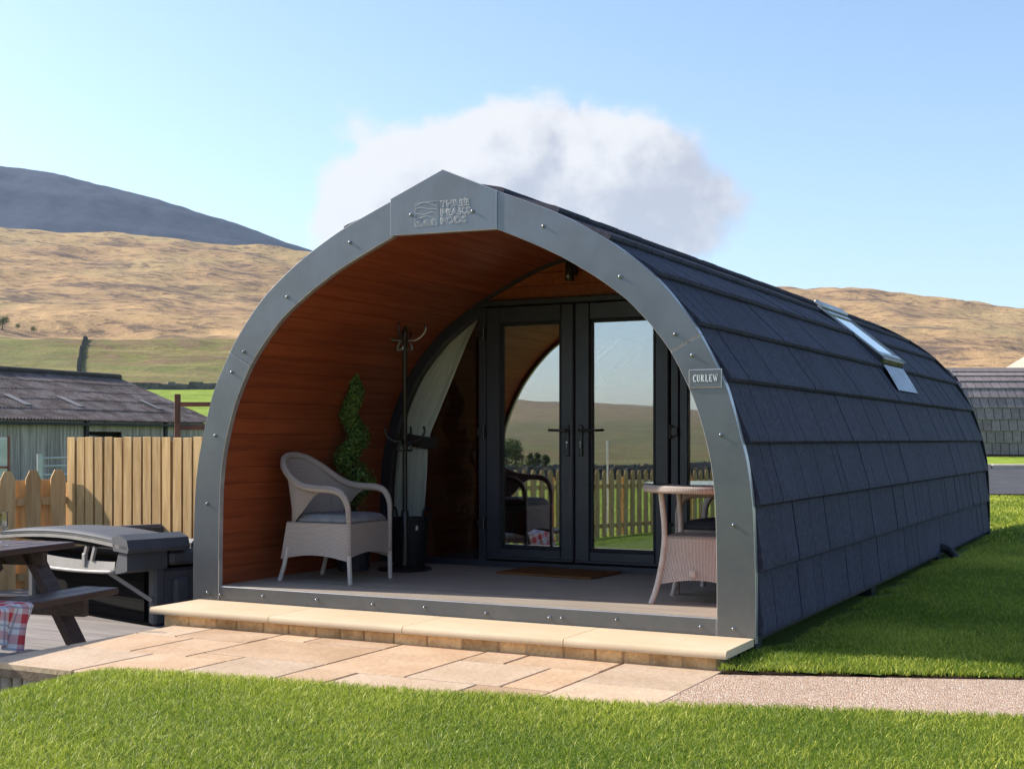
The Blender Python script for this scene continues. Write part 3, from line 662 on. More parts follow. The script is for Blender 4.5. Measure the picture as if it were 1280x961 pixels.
ROWS = [.055, .41, .77, 1.125, 1.49, 1.855, 2.24, 2.62, 3.0, 3.40, FS[-1]]
def shingle_mesh(w, h, name='shingle', mat='shingle', g=.004):
    # local x along the pod, y up the slope, z outwards; thick drip edge at the foot
    m = MB(); hw = w / 2 - g / 2
    prof_ = [(-.012, .004), (-.018, .024), (-.010, .043), (.018, .044), (h * .5, .0255), (h + .03, .007), (h + .03, 0), (.0, .0)]
    vs = []; n = len(prof_)
    for sx in (-hw, hw):
        for a, b in prof_: vs.append((sx, a, b))
    vs2 = []
    fs = [(i, (i + 1) % n, n + (i + 1) % n, n + i) for i in range(n)] + [tuple(range(n)), tuple(range(2 * n - 1, n - 1, -1))]
    m.add(vs, fs)
    return m.mesh(name, mat)
def build_shingles():
    meshes = {}; rest = MB(); cnt = 0
    rs = random.Random(3)
    for sd in (1, -1):
        for i in range(len(ROWS) - 1):
            s0, s1 = ROWS[i], ROWS[i + 1]
            p0, _, _ = prof(s0, -.012, sd); p1, _, _ = prof(s1, -.012, sd)
            up = p1 - p0; h = np.linalg.norm(up); up /= h; nrm = np.array([up[1], -up[0]]) * sd
            cutw = s1 > SK[2] + .05 and s0 < SK[3] + .04
            spans = [(.035, SK[0] - .05), (SK[1] + .05, LEN)] if cutw else [(.035, LEN)]
            for a, b in spans:
                y = a + (rs.uniform(-.0, .0))
                while y < b - .01:
                    w = rs.choice((.15, .19, .19, .23, .27))
                    if b - (y + w) < .12: w = b - y
                    w = min(w, b - y); key = (round(w, 3), round(h, 3))
                    lift = rs.uniform(-.002, .003)
                    M = frame((p0[0] + nrm[0] * lift, y + w / 2, p0[1] + nrm[1] * lift), (0, 1, 0), (up[0], 0, up[1]), (nrm[0], 0, nrm[1]))
                    if sd == 1 and i < 6 or (sd == 1 and i == 6 and cnt < 305):
                        if key not in meshes: meshes[key] = shingle_mesh(w, h)
                        link('shingle', meshes[key], pod, M); cnt += 1
                    else:
                        if key not in meshes: meshes[key] = shingle_mesh(w, h)
                        me = meshes[key]
                        rest.add([np.array(M @ v.co) for v in me.vertices], [tuple(p.vertices) for p in me.polygons])
                    y += w
    o = rest.build('shingle_field', 'shingle', pod); o['kind'] = 'stuff'
    print('SHINGLES', cnt)
    for sd in (1,):
        m = MB(); n = 36
        for k in range(n):
            y0 = .035 + (LEN - .035) * k / n; y1 = .035 + (LEN - .035) * (k + 1) / n + .012
            m.prism([(-.17, 2.675), (0, 2.745), (.17, 2.675), (.175, 2.695), (0, 2.772), (-.175, 2.695)], y0, y1)
        m.build('ridge_cap', 'shingle', pod)
build_shingles()

def build_lining():
    # tongue-and-groove boards of the porch vault, one object each
    n = 29; L = YD - .03 - .035; meshes = {}
    for sd in (1, -1):
        for i in range(n):
            p0 = lin_at(.035 + .965 * i / n, .004, sd); p1 = lin_at(.035 + .965 * (i + 1) / n, .004, sd)
            up = p1 - p0; w = np.linalg.norm(up); up /= w; nr = np.array([up[1], -up[0]]) * sd
            key = round(w, 3)
            if key not in meshes: meshes[key] = MB().box((0, 0, 0), (w - .0016, L, .014), ch=.0012).mesh('plank', 'lining_wood')
            c = (p0 + p1) / 2 + nr * .005
            link('plank', meshes[key], pod, frame((c[0], .035 + L / 2, c[1]), (up[0], 0, up[1]), (0, 1, 0), (nr[0], 0, nr[1])))
    # gable over the doors
    z = 2.193; h = .098
    while z < 2.46:
        zt = min(z + h, 2.495)
        a, b = lin_x(z) - .004, max(lin_x(zt - .003) - .004, .02)
        MB().prism([(-a, z), (a, z), (b, zt - .0035), (-b, zt - .0035)], YD - .02, YD + .02).build('plank', 'lining_wood', pod)
        z = zt
    # porch deck boards
    n = 17; w = (YD - .05 - .012) / n
    me = MB().box((0, 0, 0), (3.58, w - .004, .026), ch=.002).mesh('deck_board', 'deck_wood')
    for i in range(n): link('deck_board', me, pod, Matrix.Translation((0, .012 + w * (i + .5) + (0 if i else .0), ZD - .013)))
build_lining()

PANE = .15
def build_doors():
    g = 'frame_grey'
    def bar(m, x0, x1, z0, z1, y0, y1, ch=.006): m.box(((x0 + x1) / 2, (y0 + y1) / 2, (z0 + z1) / 2), (x1 - x0, y1 - y0, z1 - z0), ch=ch)
    # arch border against the vault
    tt = np.linspace(.03, 1, 70)
    a_ = [lin_at(t, -.003) for t in tt if lin_at(t)[1] < 2.195]; b_ = [lin_at(t, -.085) for t in tt if lin_at(t)[1] < 2.195]
    for sd in (1, -1):
        poly = [(sd * p[0], p[1]) for p in a_] + [(sd * p[0], min(p[1], 2.138)) for p in b_[::-1]]
        MB().prism(poly, YD - .05, YD + .04).build('arch_frame', g, pod)
    trim = [lin_at(t, -.002) for t in tt if lin_at(t)[1] > 2.16]; trin = [lin_at(t, -.024) for t in tt if lin_at(t)[1] > 2.16]
    for sd in (1, -1): MB().prism([(sd * p[0], p[1]) for p in trim] + [(sd * p[0], p[1]) for p in trin[::-1]], YD - .045, YD - .021).build('arch_trim', g, pod)
    m = MB()
    bar(m, -.93, .93, 2.142, 2.19, YD - .055, YD + .045)
    bar(m, -.872, -.80, ZD, 2.142, YD - .053, YD + .043); bar(m, .738, .80, ZD, 2.142, YD - .053, YD + .043); bar(m, .806, .87, ZD, 2.142, YD - .05, YD + .04)
    bar(m, -1.70, 1.70, ZD - .01, ZD + .05, YD - .05, YD + .042)
    m.build('door_frame', g, pod)
    for side, (x0, x1, gx0, gx1) in enumerate(((-.795, -.035, -.668, -.146), (-.027, .733, .098, .622))):
        d = MB(); y0, y1 = YD - .075, YD - .005; zb, zt = ZD + .056, 2.138; gz0, gz1 = .256, 2.003
        bar(d, x0, gx0, zb, zt, y0, y1, .01); bar(d, gx1, x1, zb, zt, y0, y1, .01)
        bar(d, gx0 - .004, gx1 + .004, zb, gz0, y0 + .001, y1 - .001, .01); bar(d, gx0 - .004, gx1 + .004, gz1, zt, y0 + .001, y1 - .001, .01)
        o = d.build('door', g, pod)
        b = MB()
        for (p, q, r_, s_) in ((gx0 - .002, gx0 + .02, gz0, gz1), (gx1 - .02, gx1 + .002, gz0, gz1), (gx0, gx1, gz0 - .002, gz0 + .02), (gx0, gx1, gz1 - .02, gz1 + .002)):
            bar(b, p, q, r_, s_, y0 + .018, y1 - .02, .004)
        b.build('glazing_bead', 'black_rubber', o)
        MB().prism([(gx0, gz0), (gx1, gz0), (gx1, gz1), (gx0, gz1)], YD - .042, YD - .036).build('pane', 'door_glass', o, M=Matrix.Translation((0, YD - .039, 0)) @ Matrix.Translation(((gx0 + gx1) / 2, 0, 0)) @ Matrix.Rotation(rad(PANE), 4, 'Z') @ Matrix.Translation((-(gx0 + gx1) / 2, 0, 0)) @ Matrix.Translation((0, -YD + .039, 0)))
        hx = (x1 - .05) if side == 0 else (x0 + .055); s = -1 if side == 0 else 1
        h = MB(); h.box((hx, y0 - .006, 1.09), (.036, .012, .235), ch=.005)
        h.tube([(hx, y0 - .01, 1.168), (hx, y0 - .05, 1.168), (hx + s * .02, y0 - .058, 1.168), (hx + s * .135, y0 - .054, 1.170)], .0095, 8)
        h.build('handle', 'black_paint', o, 40)
        MB().lathe([(.010, 0), (.010, .006), (.001, .007)], 12).build('lock', 'steel', o, 40, M=Matrix.Translation((hx, y0 - .0125, 1.075)) @ Matrix.Rotation(PI / 2, 4, 'X'))
        MB().box((hx, y0 - .016, 1.05), (.011, .008, .028), ch=.003).build('lock_plate', 'steel', o)
        ex = x0 - .015 if side == 0 else x1 + .012
        for hz in (.44, 1.157, 1.93):
            q = MB(); q.tube([(ex, y0 - .008, hz - .05), (ex, y0 - .008, hz + .05)], .012, 8); q.box((ex - s * .03 * -1, y0 - .004, hz), (.055, .012, .06), ch=.003)
            q.build('hinge', 'black_paint', o, 40)
        # weather drip and rebate shadow line
        MB().box(((x0 + x1) / 2, y0 - .008, zb + .018), (x1 - x0 - .02, .016, .022), ch=.005).build('drip_bar', g, o)
    for sd in (-1, 1):
        x_in = -.872 if sd < 0 else .87
        pts = [(p[0] * sd, p[1]) for p in b_ if p[1] > ZD + .045 and p[1] < 2.13]
        pts = [q for q in pts if (q[0] < x_in - .01 if sd < 0 else q[0] > x_in + .01)]
        xt = pts[-1][0]
        poly = pts + [(x_in, 2.138), (x_in, ZD + .05)]
        MB().prism(poly, YD - .02, YD - .014).build('side_pane', 'side_glass' if sd < 0 else 'door_glass', pod)
    # black down-light above the doors
    q = aty(715, 338, YD - .06); l = MB()
    l.box((q[0], YD - .045, q[2] + .02), (.07, .05, .11), ch=.008); l.lathe([(.032, -.085), (.034, -.08), (.034, .055), (.028, .062), (.001, .063)], 14, (q[0], YD - .10, q[2]))
    o = l.build('wall_lamp', 'black_paint', pod, 40)
    MB().lathe([(.012, 0), (.012, .005), (.001, .006)], 10).build('lens', 'galvanised', o, M=Matrix.Translation((q[0], YD - .133, q[2] - .055)) @ Matrix.Rotation(PI / 2, 4, 'X'))
build_doors()

def build_roof_windows():
    for sd in (1, -1):
        y0, y1, s0, s1 = SK
        p0, _, _ = prof(s0, -.075, sd); p1, _, _ = prof(s1, -.115, sd)
        up = p1 - p0; h = np.linalg.norm(up); up /= h; nr = np.array([up[1], -up[0]]) * sd
        M = frame((p0[0], (y0 + y1) / 2, p0[1]), (0, 1, 0), (up[0], 0, up[1]), (nr[0], 0, nr[1]))
        w = y1 - y0
        e = bpy.data.objects.new('roof_window', None); col.objects.link(e); e.parent = pod; e.matrix_local = M; e.empty_display_size = .1
        e['label'] = 'roof window with silver edged dark frame'
        m = MB()
        for (cx, cy, dx, dy) in ((-w / 2, h / 2, .10, h + .08), (w / 2, h / 2, .10, h + .08), (0, .0, w, .09), (0, h, w, .10)):
            m.box((cx, cy, .05), (dx, dy, .20), ch=.012)
        m.build('frame', 'frame_grey', e)
        m = MB()
        for sx in (-1, 1): m.box((sx * (w / 2 + .052), h / 2, .153), (.012, h + .08, .012)); m.box((sx * (w / 2 - .05), h / 2, .151), (.008, h - .08, .010))
        m.box((0, .03, .153), (w, .05, .010), ch=.003); m.box((0, h - .05, .156), (w, .05, .014), ch=.003); m.box((0, h + .045, .17), (w + .1, .10, .03), ch=.008)
        m.build('edge_trim', 'galvanised', e)
        MB().box((0, h / 2, .147), (w - .09, h - .08, .006)).build('pane', 'roof_glass', e)
        m = MB(); m.box((-w * .155, h / 2, .11), (.07, h - .08, .03)); m.box((w * .155, h / 2, .11), (.07, h - .08, .03)); m.build('glazing_bar', 'frame_grey', e)
        Mi = M.inverted()
        def fl(u, v):
            q = prof(s0 - .04 - .27 * (1 - v), .034 + .003 * math.cos(u * 40), sd)[0]; return Mi @ Vector((q[0], (y0 + y1) / 2 + (u - .5) * (w + .06), q[1]))
        m = MB(); m.grid(fl, 40, 4); m.build('flashing', 'steel_blue', e, 'all')
build_roof_windows()

# ------------------------------------------------------------------ step, patio, path
step = thing('stone_step', 'pale sandstone step on a course of small buff stones under the porch', 'step')
def build_step():
    xs = [-1.935, -.965, .015, 1.06, 1.995]
    for a, b in zip(xs[:-1], xs[1:]):
        m = MB(); y0, y1 = -.515, -.022; t = .042; n = 5
        pr = [(y1, 0), (y1, -t), (y0 + .004, -t)] + [(y0 + .016 - .016 * math.cos(k / n * PI / 2), -t + .012 + (t - .012) * math.sin(k / n * PI / 2) * 1.0) for k in range(n + 1)]
        m.prism([(p, q) for p, q in pr], a + .0025, b - .0025, plane='yz'); m.build('coping_stone', 'coping', step, 30)
    x = -1.865; i = 0; rs = random.Random(5)
    while x < 1.93:
        w = min(rs.uniform(.16, .24), 1.93 - x)
        if 1.93 - x - w < .08: w = 1.93 - x
        MB().box((x + w / 2, -.40 + rs.uniform(-.004, .004), -.088), (w - .009, .12, .086 + rs.uniform(-.004, .002)), ch=.007).build('brick', 'brick_stone', step)
        x += w
    for k in range(3):
        MB().box((-1.805, -.27 + k * .13, -.10), (.12, .118, .10), ch=.007).build('brick', 'grey_stone', step)
    MB().box((.03, -.235, -.115), (3.74, .425, .14)).build('bedding', 'coping', step)
build_step()

patio = struct(thing('patio', 'patio of large buff sandstone slabs in front of the step', 'patio'))
SLABS = [(-1.75, -1.42, -.85, -.33), (-1.42, -.86, -.85, -.33), (-1.75, -1.26, -1.4, -.85), (-1.26, -.85, -1.4, -.85), (-1.75, -1.07, -2.03, -1.4), (-1.07, -.54, -2.03, -1.4), (-.85, -.54, -1.4, -1.25), (-.85, 0, -1.25, -.675), (-.86, -.575, -.675, -.33), (-.575, -.0, -.675, -.33), (-.54, 0, -2.03, -1.25), (0, .57, -1.375, -.33), (0, .3, -2.03, -1.375), (.3, 1.0, -2.03, -1.375), (.57, 1.125, -1.375, -.795), (.57, .84, -.795, -.33), (.84, 1.4, -.795, -.33), (1.125, 1.41, -1.375, -.795), (1.0, 1.41, -2.03, -1.375), (1.41, 1.97, -1.09, -.33), (1.41, 1.97, -2.03, -1.09)]
PALE = {0, 10, 13, 14, 19, 20, 4}
ZP = -.11
for i, (a, b, c, d) in enumerate(SLABS):
    z = ZP + random.uniform(-.0015, .0015)
    MB().box(((a + b) / 2, (c + d) / 2, z - .018), (b - a - .012, d - c - .019, .036), ch=.004).build('slab', 'sandstone_pale' if i in PALE else 'sandstone', patio)
MB().box((.11, -1.17, ZP - .045), (3.68, 1.70, .06)).build('bedding', 'mortar', patio)
x = -1.73; rs = random.Random(9)
while x < .2:      # upright stones under the front edge of the patio
    w = rs.uniform(.07, .13); MB().box((x + w / 2, -1.955, ZP - .135), (w - .012, .10, .19), ch=.008).build('brick', 'grey_stone', patio); x += w
y = -1.98
while y < -.45:
    w = rs.uniform(.12, .2); MB().box((-1.70, y + w / 2, ZP - .135), (.09, w - .012, .19), ch=.008).build('brick', 'grey_stone', patio); y += w

def build_path():
    a = rad(18); dx, dy = math.cos(a), math.sin(a)
    m = MB(); P0 = np.array([1.976, -.60]); Q0 = np.array([1.976, -1.60])
    n = 30
    top = []
    for i in range(n + 1):
        t = 9.0 * i / n
        for q, k in ((Q0, .30), (P0, .345)):
            top.append((q[0] + t * 1.0, q[1] + t * k, ZP + .004 + .008 * t))
    vs = top + [(p[0], p[1], p[2] - .05) for p in top]; o = len(top)
    fs = []
    for i in range(n):
        b = 2 * i; fs += [(b, b + 2, b + 3, b + 1), (o + b, o + b + 1, o + b + 3, o + b + 2), (b, b + 2, o + b + 2, o + b), (b + 1, b + 3, o + b + 3, o + b + 1)]
    fs += [(0, 1, o + 1, o)]
    m.add(vs, fs); struct(m.build('path', 'resin_gravel'), 'pinkish resin-bound gravel path meeting the patio', 'path')
build_path()

# ------------------------------------------------------------------ lawns
def front_edge(x):   # where the front lawn laps over patio and path
    return np.interp(x, [-3.5, -1.5, -1.0, -.4, 2.0, 3.5, 11], [-2.25, -2.2, -2.0, -1.90, -1.54, -1.10, 1.1]) + .05 * (vnoise(np.asarray(x, float) * 2.3, np.asarray(x, float) * 0 + 3.3, 8) - .5) + .03 * (vnoise(np.asarray(x, float) * 9, np.asarray(x, float) * 0 + 1.3, 18) - .5)
def lawn_front_z(x, y):
    z = -.088 - .0 * x + .012 * (vnoise(x * 1.5, y * 1.5, 2) - .5) - .34 * sstep(-x, .75, 1.75)
    z = z - .05 * sstep(-y, 4.5, 9) + .03 * np.maximum(x - 2, 0) * .25
    return z - .05 * sstep(y - front_edge(x), -.05, .05)
def path_back(x): return -.60 + .345 * (x - 1.976)
def lawn_right_z(x, y):
    d = (x - C[0]) * V[0] + (y - C[1]) * V[1]
    z = np.interp(d, [4, 6.5, 7.2, 16.5, 42], [-.08, -.085, -.075, .055, .62]) + .02 * (vnoise(x * .8, y * .8, 5) - .5)
    z = z - .07 * sstep(2.35 - x, 0, .45) * sstep(y, .0, .6)
    r = np.hypot(x - C[0], y - C[1])
    return z
def lawn_mesh(nm, f, x0, x1, y0, y1, st, keep, label):
    xs = np.arange(x0, x1 + 1e-6, st); ys = np.arange(y0, y1 + 1e-6, st); X, Y = np.meshgrid(xs, ys, indexing='ij')
    Z = f(X, Y); K = keep(X, Y); ny = len(ys)
    fs = [(i * ny + j, (i + 1) * ny + j, (i + 1) * ny + j + 1, i * ny + j + 1) for i in range(len(xs) - 1) for j in range(ny - 1) if K[i, j] and K[i + 1, j] and K[i, j + 1] and K[i + 1, j + 1]]
    m = MB().add(np.c_[X.ravel(), Y.ravel(), Z.ravel()], fs); o = m.build(nm, 'lawn', smooth='all', recalc=False)
    struct(o, label, 'lawn'); return o
def on_road(x, y):
    d, l = cam_d(x, y); return (l > 4) & (d > road_lo(l)) & (d < 33.6)
def road_lo(l): return 22.6 - .30 * (l - 8)
def cam_d(x, y): return (x - C[0]) * V[0] + (y - C[1]) * V[1], (x - C[0]) * R[0] + (y - C[1]) * R[1]
lawn_mesh('lawn', lawn_front_z, -3.4, 11, -11, 1.0, .08, lambda x, y: (y < front_edge(x) + .03), 'sunlit front lawn before the patio and path')
lawn_mesh('lawn', lawn_right_z, -4.45, 15, -.65, 22, .10, lambda x, y: (y > path_back(x) - .02) & ((x > 1.95) | (y > 9.4) | (y > .1) & (x > 1.6) | (x > 1.86) & (y > -.36)), 'shaded side lawn along the shingled flank of the pod')

def blades(nm, pts, zf, hmin, hmax, wd, label, seed):
    r = np.random.default_rng(seed); n = len(pts); x, y = pts[:, 0], pts[:, 1]; z = zf(x, y) - .004
    patch = fbm(x * 1.1, y * 1.1, 4, 31) + .5
    h = r.uniform(hmin, hmax, n) * (.75 + .5 * patch); a = r.uniform(0, 2 * PI, n); ln = r.uniform(.3, 1.5, n) * h; b = r.uniform(0, 2 * PI, n)
    w = wd * r.uniform(.7, 1.3, n)
    cx, sy = np.cos(a) * w, np.sin(a) * w; lx, ly = np.cos(b) * ln, np.sin(b) * ln
    P = np.empty((n, 5, 3), np.float32)
    P[:, 0] = np.c_[x - cx, y - sy, z]; P[:, 1] = np.c_[x + cx, y + sy, z]
    P[:, 2] = np.c_[x - cx * .75 + lx * .35, y - sy * .75 + ly * .35, z + h * .62]; P[:, 3] = np.c_[x + cx * .75 + lx * .35, y + sy * .75 + ly * .35, z + h * .62]
    P[:, 4] = np.c_[x + lx, y + ly, z + h]
    me = bpy.data.meshes.new(nm); me.vertices.add(n * 5); me.vertices.foreach_set('co', P.ravel())
    base = (np.arange(n) * 5)[:, None]
    L = np.concatenate([base + np.array([[0, 1, 3, 2]]), base + np.array([[2, 3, 4]])], 1)
    me.loops.add(n * 7); me.loops.foreach_set('vertex_index', L.ravel().astype(np.int32))
    me.polygons.add(n * 2); st = (np.arange(n) * 7)[:, None] + np.array([[0, 4]]); me.polygons.foreach_set('loop_start', st.ravel().astype(np.int32))
    me.update(calc_edges=True); me.validate()
    big = fbm(x * .35, y * .35, 3, 77)
    t = np.clip(r.normal(.42, .34, n) + (patch - .5) * 1.2 + big * .8 + (r.random(n) < .06) * .5, 0, 1)
    at = me.attributes.new('tint', 'FLOAT', 'POINT'); at.data.foreach_set('value', np.repeat(t, 5).astype(np.float32))
    me.materials.append(MATS['blade'])
    tag(link(nm, me), label, 'grass', None, 'stuff')
def scatter(n, x0, x1, y0, y1, keep, seed):
    r = np.random.default_rng(seed); p = np.c_[r.uniform(x0, x1, n), r.uniform(y0, y1, n)]; return p[keep(p[:, 0], p[:, 1])]
def fr_keep(x, y):
    d, l = cam_d(x, y); return (y < front_edge(x) + .02 * (vnoise(x * 9, y * 9, 3) - .3)) & (d > 4.0) & (np.abs(l) < .46 * d + 1.6)
blades('grass', scatter(760000, -3.4, 8.0, -5.0, .6, fr_keep, 1), lawn_front_z, .016, .036, .0016, 'short green grass of the front lawn', 2)
def rt_keep(dens):
    def k(x, y):
        d, l = cam_d(x, y); r = np.random.default_rng(int(x[0] * 1000) % 999 + 5).random(len(x))
        near = np.clip((7.5 / np.maximum(d, 6.5)) ** 1.5, .1, 1)
        shrink = ((x > 2.16) | ((y < .05) & (x > 1.97)) | ((x > 2.0) & (vnoise(x * 3, y * 3, 7) > .35)))
        return (y > path_back(x) + .015 * vnoise(x * 11, y * 11, 4)) & shrink & (l < .46 * d + 2.4) & (r < near)
    return k
blades('grass', scatter(760000, 1.9, 10.0, -.65, 7.5, rt_keep(1), 3), lawn_right_z, .018, .040, .0020, 'dark shaded grass of the side lawn', 4)
blades('grass', scatter(230000, -3, 13, 7.5, 22, lambda x, y: ((x > 2.1) | (y > 9.5)) & (cam_d(x, y)[1] < .46 * cam_d(x, y)[0] + 3) & ~on_road(x, y), 5), lawn_right_z, .03, .055, .006, 'grass of the far side lawn towards the road', 6)

pmat('soil', (.075, .045, .028), (.045, .028, .018), 18, (1, 1, 1), .95, .9, 60, .02, 0, .1, .05)
edge = MB()
for i in range(60):
    x0 = 1.985 + .15 * i; x1 = x0 + .15; y0, y1 = float(path_back(x0)), float(path_back(x1)); zz = float(lawn_right_z(x0, y0)) - .012 + random.uniform(-.006, .004)
    edge.beam((x0, y0 + .03 + random.uniform(-.006, .012), zz - .042), (x1 + .01, y1 + .03 + random.uniform(-.006, .012), zz - .042 + random.uniform(-.006, .006)), .06, .085)
struct(edge.build('turf_edge', 'soil'), 'dark cut soil edge of the side lawn along the path', 'soil edge')
# ------------------------------------------------------------------ road, kerb, drain
def build_road():
    vs = []; n = 24
    for i in range(n + 1):
        l = 3.5 + 34 * i / n
        for j in range(9):
            d = road_lo(l) + (33 - .12 * (l - 12) - road_lo(l)) * j / 8; p = C + V * d + R * l
            vs.append((p[0], p[1], float(lawn_right_z(p[0], p[1])) + .035))
    fs = [(i * 9 + j, (i + 1) * 9 + j, (i + 1) * 9 + j + 1, i * 9 + j + 1) for i in range(n) for j in range(8)]
    struct(MB().add(vs, fs).build('road', 'asphalt', smooth='all'), 'dark asphalt road curving past the lawn', 'road')
    m = []
    for i in range(26):
        l = 5 + 1.0 * i; d0 = 33 - .12 * (l - 12); a = C + V * d0 + R * l; b = C + V * (33 - .12 * (l - 11)) + R * (l + .97)
        z = float(lawn_right_z(a[0], a[1])) + .06
        m.append(((a[0], a[1], z), (b[0], b[1], z)))
    k = struct(thing('kerb', 'pale stone kerb along the far side of the road', 'kerb'))
    for a, b in m: MB().beam(a, b, .7, .14, ch=.02).build('kerb_block', 'kerb_stone', k)
build_road()
def drain():
    q = atz(1186, 694, .0); m = MB()
    m.tube(crv([(1.93, q[1], .06), (2.02, q[1], .07), (2.10, q[1], .05), (2.17, q[1] - .05, -.03), (2.19, q[1] - .07, -.10)], 14), .042, 12)
    m.tube([(1.97, q[1], .065), (2.02, q[1], .067)], .052, 12)
    tag(m.build('drain_pipe', 'black_rubber', smooth=40), 'black plastic drain pipe elbow beside the pod base', 'pipe')
drain()

# ------------------------------------------------------------------ porch furniture
def make_chair(label, cush):
    t = thing('wicker_armchair', label, 'armchair')
    # local: front +x, width along y, floor z 0
    rim_half = [(.285, .255, .0), (.28, .258, .25), (.278, .262, .46), (.268, .268, .555), (.225, .275, .625), (.15, .28, .652), (.02, .285, .658), (-.10, .283, .675), (-.20, .268, .725), (-.295, .225, .80), (-.365, .13, .865), (-.385, 0, .885)]
    rim = rim_half + [(a, -b, c) for a, b, c in rim_half[::-1][1:]]
    P = crv(rim, 90)
    zs = np.interp(np.arange(90), [0, 14, 22, 45, 68, 76, 89], [.015, .017, .027, .024, .027, .017, .015])
    up = [i for i in range(90) if P[i][2] > .17]
    MB().tube(P[up[0]:up[-1] + 1], zs[up[0]:up[-1] + 1], 10).build('arm_rim', 'wicker', t, 'all')
    for sg in (1, -1):
        MB().tube(crv([(.287, sg * .254, 0), (.282, sg * .256, .1), (.280, sg * .258, .2)], 5), .0165, 10).build('leg', 'rattan_pole', t, 40)
        MB().tube(crv([(-.315, sg * .255, 0), (-.275, sg * .25, .12), (-.25, sg * .248, .24)], 5), .0165, 10).build('leg', 'rattan_pole', t, 40)
    # wrap-round back shell from the seat to the rim
    nb = 48
    def shell(u, v):
        a = 1 - 2 * abs(u - .5)      # 0 at the arm fronts, 1 at the middle of the back
        sg = 1 if u < .5 else -1
        top = P[int(round(np.interp(a, [0, .25, 1], [26, 30, 44.5])))] if u <= .5 else P[89 - int(round(np.interp(a, [0, .25, 1], [26, 30, 44.5])))]
        idx = np.interp(a, [0, 1], [25, 44.5]); i0 = int(idx); w = idx - i0; tp = P[i0] * (1 - w) + P[min(i0 + 1, 89)] * w
        tp = np.array([tp[0], tp[1] * sg, tp[2]])
        bx = np.interp(a, [0, .35, .6, .8, 1], [.05, -.16, -.235, -.262, -.268]); by = sg * np.interp(a, [0, .35, .6, .8, 1], [.272, .262, .225, .135, 0.0])
        bz = np.interp(a, [0, .1, .22, .35, .45, 1], [.635, .60, .52, .44, .415, .41])
        bt = np.array([bx, by, bz]); p = bt * (1 - v) + tp * v
        p[0] -= .022 * math.sin(v * PI) * (-1) * (1 if a > .5 else 0)
        return p
    m = MB(); uvf = lambda u, v: (v * .5, u * 1.5)
    m.grid(shell, nb, 14, uv=lambda u, v: (u * 1.5, v * .46))
    m.build('back', 'wicker', t, 'all')
    # skirt panels round the seat box with arched lower edges
    corners = [(.276, .255), (.276, -.255), (-.252, -.25), (-.252, .25)]
    for k in range(4):
        a = np.array(corners[k]); b = np.array(corners[(k + 1) % 4])
        def sk(u, v):
            q = a * (1 - u) + b * u; zl = .155 + .035 * math.sin(u * PI) + (.02 if k == 0 else 0)
            z = zl + (.415 - zl) * v
            fl = (1 - (z - .15) / .27) * .055
            ux = q[0] - (fl if q[0] < 0 else fl * (q[0] - .276) / .53)
            if k in (1, 3): ux = q[0] - fl * np.interp(q[0], [-.25, .276], [1, 0])
            elif k == 2: ux = q[0] - fl
            else: ux = q[0]
            return (ux, q[1] * 1.015, z)
        L = np.linalg.norm(b - a)
        MB().grid(sk, 18, 8, uv=lambda u, v: (u * L, v * .26)).build('skirt', 'wicker', t, 'all')
    MB().box((.01, 0, .41), (.53, .50, .02)).build('seat', 'wicker', t)
    m = MB()
    def cu(u, v):
        x = (u - .5); y = (v - .5); e = (1 - (2 * abs(x)) ** 8) * (1 - (2 * abs(y)) ** 8)
        return (.035 + x * .47, y * .47, .425 + .055 * max(e, 0) ** .35)
    m.grid(cu, 22, 22); m.box((.035, 0, .435), (.465, .465, .035), ch=.012); m.build('cushion', cush, t, 'all' if False else 60)
    return t
ch1 = make_chair('wicker armchair with pale grey cushion against the timber wall by the topiary', 'cushion')
ch1.location = (-1.285, .69, ZD); ch1['group'] = 'wicker armchairs in the porch'
ch2 = make_chair('wicker armchair with dark cushion tucked behind the wicker table', 'cushion_dark')
ch2.location = (1.475, 1.20, ZD); ch2.rotation_euler = (0, 0, PI); ch2['group'] = 'wicker armchairs in the porch'

def wicker_table():
    cx, cy = 1.485, .665
    t = thing('wicker_table', 'small round wicker table with a glass top by the right porch edge', 'table', (cx, cy, ZD), rad(4))
    r = .37; ring = [(r * math.cos(a), r * math.sin(a), .70) for a in np.linspace(0, 2 * PI, 41)[:-1]]
    MB().tube(ring, .024, 10, closed=True).build('rim', 'wicker', t, 'all')
    MB().lathe([(r - .01, .695), (r - .01, .71)], 36).build('top', 'wicker', t)
    MB().lathe([(r + .012, .7265), (r + .014, .7295), (r + .012, .7325)], 48).build('glass_top', 'clear_glass', t, 40)
    pts = []
    for sx in (-1, 1):
        for sy in (-1, 1):
            MB().tube(crv([(sx * .285, sy * .235, 0), (sx * .255, sy * .21, .1), (sx * .225, sy * .185, .28), (sx * .215, sy * .18, .45), (sx * .235, sy * .195, .69)], 14), .0175, 10).build('leg', 'rattan_pole', t, 40)
    for k, (a, b) in enumerate((((-1, -1), (1, -1)), ((1, -1), (1, 1)), ((1, 1), (-1, 1)), ((-1, 1), (-1, -1)))):
        def sk(u, v):
            sx = a[0] + (b[0] - a[0]) * u; sy = a[1] + (b[1] - a[1]) * u
            zl = .115 + .035 * math.sin(u * PI); z = zl + (.40 - zl) * v
            ax = np.interp(z, [.1, .28, .45], [.255, .225, .215]); ay = np.interp(z, [.1, .28, .45], [.21, .185, .18])
            return (sx * ax, sy * ay, z)
        MB().grid(sk, 20, 10, uv=lambda u, v: (v * .3, u * .48)).build('skirt', 'wicker', t, 'all')
    MB().box((0, 0, .405), (.44, .37, .018), ch=.006).build('shelf', 'wicker', t)
    MB().box((-.03, -.217, .19), (.038, .006, .04), ch=.002).build('maker_tag', 'rattan_pole', t)
wicker_table()

